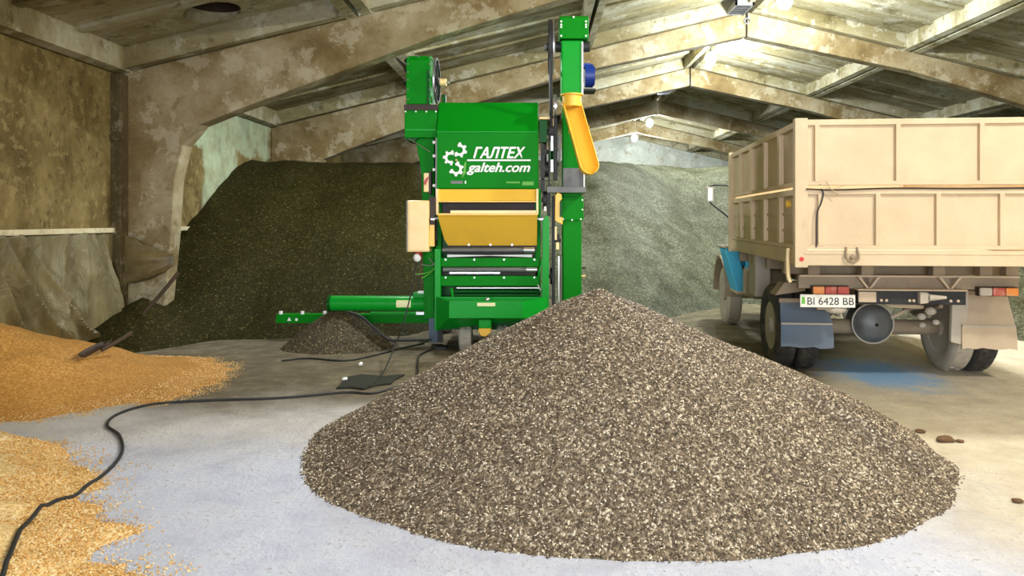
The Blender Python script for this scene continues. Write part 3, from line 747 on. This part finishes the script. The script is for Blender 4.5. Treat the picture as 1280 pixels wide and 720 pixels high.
for (xa, ya, xb, yb) in ((527, 348, 545, 333), (519, 343, 545, 336), (526, 330, 545, 330), (536, 322, 545, 330)):
    MB().tube(smooth_path([at(xa, ya, 9.4), at((xa+xb)/2, (ya+yb)/2+2, 9.4), at(xb, yb, 9.4)]), .007, 6).build('wire', STEEL if yb == 330 else LEAF, gc)
# left elevator
pe = [(9.55, pz(131, 9.6)), (9.55, pz(76, 9.6)), (9.58, pz(71, 9.6)), (9.66, pz(68.5, 9.6)), (9.95, pz(68.5, 9.6)), (10.05, pz(76, 9.6)), (10.05, pz(131, 9.6))]
el = MB().prism(pe, 'x', px(508.5, 9.6), px(538.5, 9.6)).build('elevator_head', GREEN, gc, bevel=.008)
bolts(el, GREY, [(x, y) for y in (72, 80, 90, 100, 112, 124) for x in (510, 537)]+[(523, 70.5)], 9.55)
for y in (76, 88, 104): MB().ball(at(508, y, 9.7), .03, .05, .03, 8).build('bearing', BLACK, el)
pbox(533.5, 536.5, 88, 130, 9.54, .02).build('rib', DGREEN, el)
MB().tube([at(509, 84, 9.6), at(497, 74, 10.2)], .012, 6).build('stay', BLACK, el)
pbox(505, 547, 130.5, 137.5, 9.48, .5).build('elevator_gasket', DARK, gc)
bs = pbox(505.5, 546, 137, 172, 9.5, .55).build('elevator_boot', GREEN, gc, bevel=.008)
pbox(507, 545, 161.2, 163.4, 9.492, .02).build('trim_strip', GREEN2, bs)
bolts(bs, WHITE, [(507, 139.5), (520, 139.5), (533, 139.5), (545, 139.5)], 9.5)
MB().tube([at(511, 173, 9.5), at(538, 190, 9.42)], .006, 6).build('stay_wire', STEEL, bs)
MB().prism([(px(x, 9.6), pz(y, 9.6)) for x, y in ((519, 172), (542.5, 172), (542.5, 398), (530, 398), (527, 216))], 'y', 9.6, 9.9).build('elevator_leg', GREEN, gc, bevel=.006)
MB().prism([(px(x, 9.6), pz(y, 9.6)) for x, y in ((507, 172), (525, 172), (519, 178), (509, 176))], 'y', 9.52, 9.9).build('boot_edge', DGREEN, gc)
gd = pbox(529.5, 537, 216, 240, 9.45, .1).build('belt_guard', CREAM, gc, bevel=.01); pbox(536, 539, 214, 243, 9.44, .1).build('guard_edge', DARK, gd)
MB().prism([(px(x, 9.44), pz(y, 9.44)) for x, y in ((529.5, 228), (533, 222), (536, 221), (532, 232))], 'y', 9.435, 9.45).build('warning_mark', RED, gd)
for y in (178, 195, 212, 232): MB().cyl(at(541, y, 9.42), at(546, y, 9.42), .02, 8).build('hinge', WHITE, gc)
wl = MB().spokewheel(at(546, 101, 9.78), .305, .028, 7, .05, .03).build('drive_pulley', BLACK, gc, smooth=True)
MB().lathe(at(548.3, 101, 9.78), 'x', [(.307, -.035), (.307, -.02), (.285, -.02), (.285, -.035)], 36).build('pulley_edge', STEEL, wl, smooth=True)
MB().cyl(at(538, 103, 9.78), at(562, 103, 9.78), .02, 10).build('pulley_shaft', STEEL, wl); MB().cyl(at(550, 103, 9.78), at(558, 103, 9.78), .05, 12).build('pulley_hub', CREAM, wl, smooth=True)
pbox(552, 557, 118, 128, 9.75, .1).build('tensioner', DGREEN, gc)
# right elevator
prof = [(9.42, pz(50, 9.5)), (9.42, pz(24, 9.5)), (9.5, pz(20, 9.5)), (9.85, pz(20, 9.5)), (9.95, pz(27, 9.5)), (9.95, pz(50, 9.5))]
rh = MB().prism(prof, 'x', px(699.5, 9.45), px(735.5, 9.45)).build('elevator_head', GREEN, gc, bevel=.008)
bolts(rh, WHITE, [(x, y) for x in (701.5, 732.5) for y in (27, 31, 34, 45)]+[(717, 21.5)], 9.42, .013)
lg = pbox(701.5, 728.5, 50, 120, 9.45, .45).build('elevator_duct', GREEN2, gc, bevel=.02)
pbox(726.8, 729.3, 53, 118, 9.44, .4).build('edge_strip', STEEL, lg)
for a, b in ((694.5, 701.5), (729, 737)): MB().cyl(at(a, 58.5, 9.6), at(b, 58.5, 9.6), .07, 16).build('bearing', BLACK, lg)
MB().cyl(at(686, 59, 9.6), at(700, 59, 9.6), .018, 10).build('shaft', STEEL, lg)
mo = MB().cyl(at(731, 95, 9.62), at(741, 95, 9.62), .155, 24).build('motor', BLUE, gc, smooth=True)
MB().cyl(at(741, 95, 9.62), at(743, 95, 9.62), .13, 24).build('motor_cowl', BLUE, mo, smooth=True); pbox(729, 738, 79, 84, 9.55, .15).build('motor_box', BLUE, mo)
pbox(728, 745, 110.5, 113, 9.5, .3).build('motor_plate', BLACK, gc)
leg = pbox(703.5, 727, 118, 428, 9.68, .36).build('elevator_leg', GREEN, gc, bevel=.01)
pbox(701.5, 729.5, 246, 275.5, 9.66, .4).build('leg_flange', GREEN, leg, bevel=.008)
bolts(leg, WHITE, [(704, 274), (715, 275), (726, 274), (728, 250), (728, 262)], 9.66, .012)
pbox(684, 732.5, 233.5, 240.5, 9.45, .5).build('bracket_shelf', GREY, gc)
pbox(704, 730.5, 210, 233.5, 9.60, .3).build('bracket_box', GREY, gc); pbox(729.5, 731, 207, 234, 9.5, .3).build('bracket_edge', WHITE, gc)
# spout
cl = MB().lathe((px(715, 9.34), 9.40, pz(124, 9.3)), 'z', [(.118, -.085), (.125, -.08), (.125, .06), (.150, .062), (.150, .078), (.11, .078), (.105, -.085)], 28).build('spout_collar', YELL, gc, smooth=True)
P0, P1 = Vector((px(714.5, 9.34), 9.38, pz(128, 9.34))), Vector((px(736, 9.05), 9.02, pz(207, 9.05)))
ax = (P1-P0).normalized(); vn = Vector((.25, -1, .1)); vn = (vn-ax*vn.dot(ax)).normalized(); sd = ax.cross(vn)
m = MB(); rows = []
for i in range(30):
    t = i/29; base = P0+(P1-P0)*min(1, t/.86); rr = .122
    if t > .86:
        u = (t-.86)/.14; base = P1+ax*.115*math.sin(u*PI/2); rr = .122*math.cos(u*PI/2)+.001
    row = []
    for k in range(17):
        ph = math.radians(-105+210*k/16); row.append(m.bm.verts.new(base+(-vn*math.cos(ph)+sd*math.sin(ph))*rr))
    rows.append(row)
for i in range(29):
    for k in range(16): m.bm.faces.new((rows[i][k], rows[i+1][k], rows[i+1][k+1], rows[i][k+1]))
m.build('spout', YELL, gc, smooth=True, solid=.014)
m = MB()
tt = .42; base = P0+(P1-P0)*tt; rows = []
for i in range(2):
    rows.append([m.bm.verts.new(base+ax*(.02*i)+(-vn*math.cos(math.radians(-108+216*k/16))+sd*math.sin(math.radians(-108+216*k/16)))*.132) for k in range(17)])
for k in range(16): m.bm.faces.new((rows[0][k], rows[1][k], rows[1][k+1], rows[0][k+1]))
m.build('spout_band', YELL, gc, smooth=True, solid=.012)
# belt drive between hood and right elevator
pw = MB().spokewheel(at(688, 59, 9.6), .36, .055, 6).build('drive_pulley', BLACK, gc, smooth=True)
MB().lathe(at(691, 59, 9.6), 'x', [(.355, 0), (.355, .012), (.34, .012), (.34, 0)], 36).build('pulley_edge', STEEL, pw, smooth=True)
MB().cyl(at(680.5, 59, 9.6), at(684.5, 59, 9.6), .045, 12).build('pulley_hub', GREY, pw)
m = MB()
for yy in (9.27, 9.93): m.tube([(px(688, 9.6), yy, pz(62, 9.6)), (px(689, 9.6), 9.6+(yy-9.6)*.35, pz(160, 9.6))], .02, 6)
m.build('drive_belt', BLACK, gc)
MB().spokewheel(at(689, 165, 9.6), .12, .06, 4, .04, .03).build('small_pulley', BLACK, gc, smooth=True)
MB().spokewheel(at(694, 133, 9.6), .16, .03, 5, .03, .025).build('idler_pulley', STEEL, gc, smooth=True)
for (x0, x1, y0, y1, mt, nm) in ((688.5, 691.5, 160, 215, STEEL, 'tension_rod'), (685.5, 687.5, 165, 235, BLACK, 'belt_run'), (692, 697, 148, 225, BLACK, 'belt_guard'), (698, 701, 170, 200, GREY, 'bracket'),
                                 (686, 692, 188, 200, DGREEN, 'clamp'), (674, 684, 150, 178, DGREEN, 'fan_box'), (676, 681, 180, 240, BLACK, 'belt_run'), (688.5, 692, 148, 158, CREAM, 'rod_end'),
                                 (684, 688, 240, 270, BLACK, 'belt_run'), (690, 694, 245, 385, BLACK, 'belt_guard'), (697.5, 699.5, 320, 388, STEEL, 'tension_rod'), (701, 702.5, 320, 380, GREY, 'tension_rod'),
                                 (695, 699, 303, 312, CREAM, 'rod_end'), (693, 696, 283, 300, CREAM, 'rod_end'), (680, 683, 258, 264, WHITE, 'rod_end'), (674, 690, 146, 149, CREAM, 'bracket'), (670, 684, 223, 225, GREY, 'shaft_stub')):
    pbox(x0, x1, y0, y1, 9.50, .12).build(nm, mt, gc, bevel=.004)
for x, y, r_ in ((681, 190, .13), (683, 212, .10), (681, 250, .12), (690, 345, .11), (697, 300, .08), (694, 205, .09)):
    MB().spokewheel(at(x, y, 9.62), r_, .05, 4, .03, .03).build('pulley', BLACK, gc, smooth=True)
MB().prism([(px(x, 9.42), pz(y, 9.42)) for x, y in ((694, 244), (697, 241), (702, 243), (702.5, 249), (700.5, 251), (700.5, 270), (703.5, 272), (703.5, 281), (693.5, 276))], 'y', 9.42, 9.55).build('chain_guard', YELL, gc, bevel=.008)
pbox(700, 703, 251, 271, 9.40, .06).build('guard_plate', DGREEN, gc)
for a, b in (((723, 335), (732, 335)), ((723, 345), (732, 345))): MB().cyl(at(*a, 9.7), at(*b, 9.7), .012, 8).build('rung', CREAM if b[1] == 345 else BLACK, gc)
# auger tube to the side
ag = MB().cyl(at(413, 379, 9.75), at(545, 379.5, 9.75), .104, 28).build('auger_tube', GREEN2, gc, smooth=True)
MB().lathe(at(413, 379, 9.75), 'x', [(.112, -.02), (.112, .02), (.08, .02), (.08, -.02)], 28).build('flange', DGREEN, ag, smooth=True)
MB().cyl(at(412.5, 379, 9.75), at(415, 379, 9.75), .09, 20).build('end_cap', BLACK, ag)
m = MB(); pr = []
for k in range(7):
    a = math.radians(205-k*9); pr.append((9.75+math.cos(a)*.107, pz(379, 9.75)+math.sin(a)*.107))
for k in range(6, -1, -1):
    a = math.radians(205-k*9); pr.append((9.75+math.cos(a)*.102, pz(379, 9.75)+math.sin(a)*.102))
m.prism(pr, 'x', px(497, 9.75), px(515, 9.75)); m.build('sticker', STICK, ag)
pbox(516, 545, 366, 374, 9.7, .2).build('auger_mount', GREEN2, ag, bevel=.01); pbox(522, 532, 364.5, 367, 9.7, .1).build('mount_plate', WHITE, ag)
# low feeder conveyor
fc = pbox(345, 541, 393, 404, 10.22, .14).build('feed_conveyor', GREEN, gc, bevel=.008)
pbox(462, 541, 391, 393.5, 10.21, .12).build('conveyor_rail', GREEN2, fc); pbox(520, 538, 390, 393.5, 10.1, .12).build('conveyor_rail', STEEL, fc)
for x in (351, 378, 406): MB().cyl(at(x, 394, 10.25), at(x, 389, 10.25), .026, 10).build('bolt', WHITE, fc)
MB().prism([(px(x, 10.215), pz(y, 10.215)) for x, y in ((359, 401), (364, 401), (361.5, 396.5))], 'y', 10.21, 10.222).build('warning_mark', WHITE, fc); pbox(369, 372, 398, 401, 10.21, .012).build('warning_mark', WHITE, fc)
MB().tube(smooth_path([at(436, 390, 9.45), at(452, 396, 9.4), at(468, 410, 9.36), at(482, 422, 9.33), at(492, 426.5, 9.3)+Vector((0, 0, .01)), at(540, 424.5, 9.35)]), .016, 8).build('hose', BLACK, gc, smooth=True)
pbox(536, 547, 385, 428, 9.62, .3).build('side_frame', FLAPB, gc)

# ------------------------------------------------------------------ the truck
YAW = -.09
tk = empty('dump_truck', (3.735, 6.79, 0), YAW, offset=False)
tag(tk, 'dusty tan truck with high boarded bed and blue cab, seen from its tail', 'truck')
def tb(x0, x1, y0, y1, z0, z1, name, mt, par=None, bevel=.006):
    return MB().box(x0, x1, y0, y1, z0, z1).build(name, mt, par or tk, bevel=bevel)
HWD, LEN = 1.2, 3.62
Z0, Z1, Z2, Z3 = 1.265, 1.42, 2.02, 2.66
fl_ = tb(-HWD+.02, HWD-.02, .02, LEN-.02, Z0+.03, Z0+.10, 'bed_floor', BED)
tb(-HWD+.02, HWD-.02, -.012, .07, Z0, Z1-.01, 'tail_sill', BED); tb(-HWD+.02, HWD-.02, -.02, 0, Z1-.05, Z1-.022, 'sill_ridge', BED)
for s in (-1, 1):
    tb(s*HWD-.02, s*HWD+.02, .06, LEN, Z0, Z1-.005, 'side_sill', BED)
# tailgate (lower) and its extension board (upper)
def boarded(name, x0, x1, z0, z1, posts, y=.0, pw=.045):
    g = MB().box(x0, x1, y+.035, y+.06, z0, z1).build(name, BED, tk, bevel=.004)
    tb(x0, x1, y-.004, y+.04, z1-.055, z1, 'top_rail', BED, g); tb(x0, x1, y-.002, y+.04, z0, z0+.04, 'bottom_rail', BED, g)
    for p in posts: tb(p-pw/2, p+pw/2, y-.006, y+.04, z0+.03, z1-.04, 'batten', BED, g)
    return g
lo = boarded('tailgate', -HWD+.06, HWD-.06, Z1, Z2-.02, [-1.02, -.49, .06, .63, 1.1])
up = boarded('tail_extension', -HWD+.06, HWD-.06, Z2+.012, Z3, [-1.05, -.305, .45, 1.1])
MB().tube(smooth_path([(-1.06, -.01, Z1+.02), (-1.055, -.012, 1.75), (-1.02, -.02, 1.86), (-1.0, -.02, 1.95), (-1.02, -.015, 2.0)]), .007, 6).build('tie_cord', INK, lo, smooth=True)
MB().tube(smooth_path([(-1.16, -.03, 1.995), (-.9, -.03, 1.985), (-.4, -.02, 2.0), (.3, -.02, 1.995), (1.1, -.02, 2.0)]), .008, 6).build('tie_wire', DARK, lo, smooth=True)
for (a, b) in (((-.93, 1.99), (-.98, 2.07)), ((-.93, 1.99), (-.82, 2.03)), ((-.95, 2.0), (-1.04, 2.04)), ((-.93, 1.99), (-.86, 1.94))):
    MB().tube([(a[0], -.03, a[1]), (b[0], -.045, b[1])], .006, 5).build('knot_end', BEDW, lo)
for x in (-.74, .95):
    l = MB(); l.tube(smooth_path([(x-.05, -.02, 1.44), (x-.055, -.05, 1.34), (x, -.055, 1.30), (x+.055, -.05, 1.34), (x+.05, -.02, 1.44)]), .012, 8); l.ball((x, -.05, 1.345), .028, .02, .022, 10)
    l.build('latch', CHASSIS, lo, smooth=True)
# corner posts
for s in (-1, 1):
    for y in (0, LEN-.07):
        cpst = tb(s*HWD-.06 if s < 0 else s*HWD-.06, s*HWD+.06 if s > 0 else s*HWD+.06, y-.015, y+.07, Z0-.02, Z3+.015, 'corner_post', BED)
        if y == 0: MB().cyl((s*HWD, -.014, 1.325), (s*HWD, -.022, 1.325), .022, 12).build('reflector', RED, cpst)
# side boards
def side(s):
    x = s*HWD
    a = MB().box(x-.03*s-.012, x-.03*s+.012, .06, LEN-.06, Z1, Z2-.02)
    sb = a.build('side_board', BEDW, tk)
    for z in (1.58, 1.75): tb(x-.015*s-.012, x-.015*s+.012, .08, LEN-.08, z, z+.025, 'board_edge', BEDW, sb, 0)
    ub = MB().box(x-.03*s-.012, x-.03*s+.012, .06, LEN-.06, Z2+.01, Z3).build('side_extension', BEDW, tk)
    for par, z0, z1 in ((sb, Z1, Z2-.02), (ub, Z2+.01, Z3)):
        tb(x-.03, x+.03, .06, LEN-.06, z1-.06, z1, 'top_rail', BED, par); tb(x-.025, x+.025, .06, LEN-.06, z0, z0+.04, 'bottom_rail', BED, par)
        for k in range(1, 5): tb(x-.03, x+.03, .06+k*.72-.05, .06+k*.72+.05, z0+.03, z1-.05, 'batten', BED, par)
    return sb
sbl = side(-1); side(1)
MB().cyl((-HWD-.05, .35, 1.86), (-HWD-.01, .35, 1.86), .035, 10).build('latch', YELL, sbl)
fb = tb(-HWD+.04, HWD-.04, LEN-.06, LEN-.02, Z1, Z3, 'headboard', BEDW)
for p in (-.8, 0, .8): tb(p-.05, p+.05, LEN-.02, LEN+.04, Z1, Z3, 'batten', BED, fb)
MB().tube(smooth_path([(-1.245, .30, 1.42), (-1.25, .30, 1.3), (-1.25, .28, 1.15), (-1.23, .27, 1.08)]), .02, 6).build('rope_end', CREAM, tk, smooth=True)
# chassis
for s in (-1, 1):
    tb(s*.42-.035, s*.42+.035, .5, 6.3, .88, 1.12, 'chassis_rail', CHASSIS)
for y in (.9, 1.7, 2.5, 3.3):
    tb(-HWD+.05, HWD-.05, y-.05, y+.05, 1.12, Z0+.03, 'cross_member', CHASSIS)
tb(-1.09, 1.05, .50, .58, 1.0, 1.135, 'rear_beam', CHASSIS); tb(-1.09, 1.05, .47, .52, 1.12, 1.14, 'beam_flange', FLAPT)
for x in (-.93, 1.0, .75, -.4, .3): tb(x-.06, x+.06, .52, .64, 1.13, Z0+.03, 'bed_bracket', CHASSIS)
for x in (-.42, .36):
    for s in (-1, 1): MB().prism([(x+s*.02, 1.01), (x+s*.11, 1.125), (x+s*.08, 1.125), (x-s*.0, 1.01)], 'y', .42, .50).build('brace', FLAPT, tk)
bp = tb(-.55, .48, .36, .46, .86, 1.0, 'tow_bumper', BLACK)
tb(-.56, .49, .34, .47, .995, 1.012, 'bumper_edge', FLAPT, bp); tb(-.55, -.38, .34, .37, .88, .985, 'bumper_plate', FLAPT, bp)
for x in (-.33, -.28, -.06, -.02, .33, .40): MB().cyl((x, .365, .90), (x, .345, .90), .014, 8).build('bolt', FLAPT, bp)
MB().prism([(.02, .87), (.10, .88), (.13, .93), (.10, .985), (.02, .99)], 'y', .3, .37).build('tow_hook', DUSTY, bp, bevel=.01)
MB().cyl((.10, .30, .935), (.26, .29, .94), .035, 12, .015).build('tow_pin', DUSTY, bp, smooth=True)
# lamps and plate
def lamp(x0, x1, order, name='tail_lamp'):
    b = tb(x0, x1, .40, .48, .945, 1.035, name, DARK); w = x1-x0
    for k, mt in enumerate(order): tb(x0+w*k/len(order), x0+w*(k+1)/len(order)-.006, .375, .41, .95, 1.03, 'lens', mt, b, .012)
lamp(-.98, -.62, (LAMPOR, LAMPRED, LAMPRED)); lamp(.62, .99, (DUSTY, LAMPRED, LAMPOR))
pt = tb(-1.12, -.585, .33, .345, .825, .955, 'number_plate', PLATE)
text_mesh('BI 6428 BB', 'lettering', INK, pt, -1.05, -.60, .852, .925, .33, 0, .0, .003, rel=False)
tb(-1.105, -1.075, .327, .331, .86, .93, 'plate_mark', LEAF, pt, 0)
tb(-.95, -.70, .35, .42, .80, .90, 'plate_bracket', CHASSIS)
MB().ball((-.75, .40, .80), .11, .06, .05, 12).build('plate_lamp', DUSTY, tk, smooth=True)
# wheels
def twheel(x, w, y, r, mt, name='wheel'):
    h = w/2; pr_ = [(r*.58, -h*.8), (r*.75, -h), (r*.93, -h*.95), (r, -h*.7), (r, h*.7), (r*.93, h*.95), (r*.75, h), (r*.58, h*.8)]
    m = MB().lathe((x, y, r), 'x', pr_, 40)
    for k in range(22):
        a = 2*PI*k/22
        for s in (-1, 1):
            c = Vector((x+s*h*.38, y+math.cos(a+s*.07)*r, r+math.sin(a+s*.07)*r)); qv = Vector((0, math.cos(a), math.sin(a)))
            m.cyl(c-qv*.03, c+qv*.006, .032, 6)
    o = m.build(name, mt, tk, smooth=True)
    MB().lathe((x, y, r), 'x', [(.09, -h*.6), (r*.6, -h*.75), (r*.6, h*.75), (.09, h*.6)], 28).build('rim', DUSTY, o, smooth=True)
    MB().lathe((x, y, r), 'x', [(.02, -h*1.0), (.09, -h*.95), (.1, h*.95), (.02, h)], 18).build('hub', DUSTY, o, smooth=True)
    return o
RW = .475; RY = 1.5
for x in (-1.06, 1.06): twheel(x, .225, RY, RW, TYRE)
for x in (-.81, .81): twheel(x, .225, RY, RW, TYRE if x < 0 else DUSTY)
for x in (-.99, .99): twheel(x, .23, 5.0, RW, DUSTY, 'front_wheel')
MB().cyl((-.95, RY, RW), (.95, RY, RW), .085, 16).build('rear_axle', CHASSIS, tk, smooth=True)
MB().cyl((-.95, 5.0, RW), (.95, 5.0, RW), .06, 12).build('front_axle', CHASSIS, tk, smooth=True)
df = MB().lathe((-.06, RY, RW+.06), 'y', [(.02, -.30), (.13, -.285), (.19, -.235), (.21, -.19), (.225, -.18), (.225, -.14), (.19, -.10), (.17, .2), (.02, .3)], 32).build('differential', GREY, tk, smooth=True)
MB().lathe((-.06, RY, RW+.06), 'y', [(.232, -.185), (.232, -.165), (.20, -.165), (.20, -.185)], 32).build('cover_ring', DUSTY, df, smooth=True)
for s in (-1, 1):
    m = MB()
    for k in range(4):
        L_ = .75-.14*k; z = .74-.04*k
        m.tube(smooth_path([(s*.48, RY-L_, z+.13*(L_/.75)**2), (s*.48, RY-L_/2, z+.03), (s*.48, RY, z), (s*.48, RY+L_/2, z+.03), (s*.48, RY+L_, z+.13*(L_/.75)**2)], 4), .024, 6)
    m.build('leaf_spring', CHASSIS, tk)
MB().tube(smooth_path([(.12, RY-.2, .60), (.3, RY-.3, .72), (.2, .7, .80), (-.1, .62, .82), (-.2, .6, .85)]), .022, 8).build('brake_pipe', FLAPT, tk, smooth=True)
for (x, y, z, r_) in ((.33, 1.0, .66, .05), (.42, 1.0, .72, .06), (.36, 1.05, .56, .04), (.48, 1.0, .60, .04)): MB().ball((x, y, z), r_, r_*.8, r_*.8, 10).build('spring_bolt', DUSTY, tk, smooth=True)
MB().prism([(.54, .42), (.70, .38), (.72, .95), (.56, .98)], 'y', .80, .86).build('spring_hanger', DUSTY, tk, bevel=.01)
# mud flaps, hinged with a bend
def flap(x0, x1, mt, z=(.82, .60, .345)):
    y0 = .78; c = (x0+x1)/2
    m = MB(); ins = .03
    V1 = [(x0+ins, y0+.16, z[0]), (x1-.0, y0+.16, z[0]), (x1, y0, z[1]), (x0, y0, z[1])]
    A_ = [Vector(v) for v in V1]; B_ = [v+Vector((0, .02, 0)) for v in A_]
    m.poly(A_+B_, [(0, 1, 2, 3), (7, 6, 5, 4)]+[(i, (i+1) % 4, 4+(i+1) % 4, 4+i) for i in range(4)])
    o = m.build('mud_flap', mt, tk)
    rg = [random.uniform(-.012, .012) for _ in range(9)]
    pts = [(x0, z[1]), (x1, z[1]), (x1+.015, (z[1]+z[2])/2)]+[(x1+.015-(x1-x0+.015)*k/8, z[2]+rg[k]) for k in range(9)]
    MB().prism(pts, 'y', y0-.005, y0+.018).build('flap_skirt', mt, o); tb(x0, x1, y0-.012, y0+.02, z[1]-.012, z[1]+.008, 'flap_bar', DUSTY, o, .002)
    tb(x0+.02, x1-.02, y0+.15, y0+.2, z[0]-.02, z[0]+.03, 'flap_bracket', CHASSIS, o)
flap(-1.20, -.67, FLAPB); flap(.64, 1.17, FLAPT, (.92, .60, .36))
MB().prism([(-1.22, .88), (-1.12, 1.02), (-.9, 1.02), (-.9, .93)], 'y', .95, 1.2).build('fender_stay', CHASSIS, tk)
# tank and step box along the side
tb(-1.14, -.95, 2.35, 2.75, .72, Z0+.02, 'side_panel', DUSTY); tb(-1.08, -.6, 2.9, 3.5, .62, 1.02, 'fuel_tank', CHASSIS, bevel=.05)
# cab with bonnet
def cabp(w, pts, name, mt, par=None, bevel=.03): return MB().prism(pts, 'x', -w, w).build(name, mt, par or tk, bevel=bevel)
cab = cabp(.97, [(3.78, 1.0), (3.78, 2.05), (3.88, 2.28), (4.75, 2.30), (4.95, 1.65), (5.0, 1.0)], 'cab', CABB)
cabp(1.0, [(3.9, 2.29), (4.7, 2.30), (4.74, 2.33), (3.9, 2.33)], 'cab_roof', CABB, cab)
tb(-.75, .75, 3.765, 3.785, 1.62, 2.08, 'rear_window', BLACK, cab)
cabp(.62, [(4.95, .95), (4.95, 1.6), (6.2, 1.5), (6.4, 1.35), (6.42, .8), (4.95, .8)], 'bonnet', CABB)
tb(-.55, .55, 6.42, 6.45, .8, 1.25, 'grille', GREY)
for s in (-1, 1):
    a, b = sorted((s*.86, s*1.24))
    st = MB().prism([(s*1.27, 1.28), (s*1.10, 1.30), (s*.92, .64), (s*1.09, .62)], 'y', 3.85, 4.4).build('cab_step', CABB, tk, bevel=.02)
    MB().prism([(s*1.095, .60), (s*.91, .60), (s*.915, .64), (s*1.10, .64)], 'y', 3.83, 4.42).build('step_edge', FLAPT, st)
    tb(min(s*1.3, s*1.08), max(s*1.3, s*1.08), 3.84, 4.42, 1.285, 1.315, 'step_top', FLAPT, st)
    a, b = sorted((s*.84, s*1.17))
    fd = MB(); n = 14
    for k in range(n):
        a0, a1 = PI*k/n, PI*(k+1)/n
        def P_(an, r): return (5.0+math.cos(an)*r, .5+math.sin(an)*r)
        fd.prism([P_(a0, .62), P_(a1, .62), P_(a1, .58), P_(a0, .58)], 'x', a, b)
    bmesh.ops.remove_doubles(fd.bm, verts=fd.bm.verts, dist=1e-4)
    fd.build('fender', CHASSIS, tk)
    mr = tb(s*1.37-.05, s*1.37+.05, 4.62, 4.65, 1.99, 2.23, 'mirror', DUSTY, cab, .01)
    tb(s*1.37-.035, s*1.37+.035, 4.612, 4.622, 2.01, 2.21, 'mirror_glass', STEEL, mr, 0)
    MB().tube([(s*1.37, 4.64, 2.24), (s*1.28, 4.64, 2.26), (s*.96, 4.62, 2.24)], .012, 6).build('mirror_arm', INK, cab)
    MB().tube([(s*1.37, 4.64, 1.98), (s*1.30, 4.66, 1.92), (s*.96, 4.72, 1.66)], .012, 6).build('mirror_arm', INK, cab)

# ------------------------------------------------------------------ camera and output
cam = bpy.data.cameras.new('camera'); co = bpy.data.objects.new('camera', cam); COL.objects.link(co)
co.location = (0, 0, CAMH); co.rotation_euler = (PI/2, 0, 0)
cam.sensor_width = 36; cam.lens = 900/1280*36; cam.shift_x = -30/1280; cam.shift_y = -85/1280; cam.clip_end = 200
S.camera = co
S.view_settings.view_transform = 'Standard'; S.view_settings.look = 'None'; S.view_settings.gamma = 1; S.view_settings.exposure = 0.5
S.view_settings.use_curve_mapping = False
S.cycles.max_bounces = 7; S.cycles.diffuse_bounces = 4; S.cycles.use_denoising = True
S.cycles.sample_clamp_indirect = 8
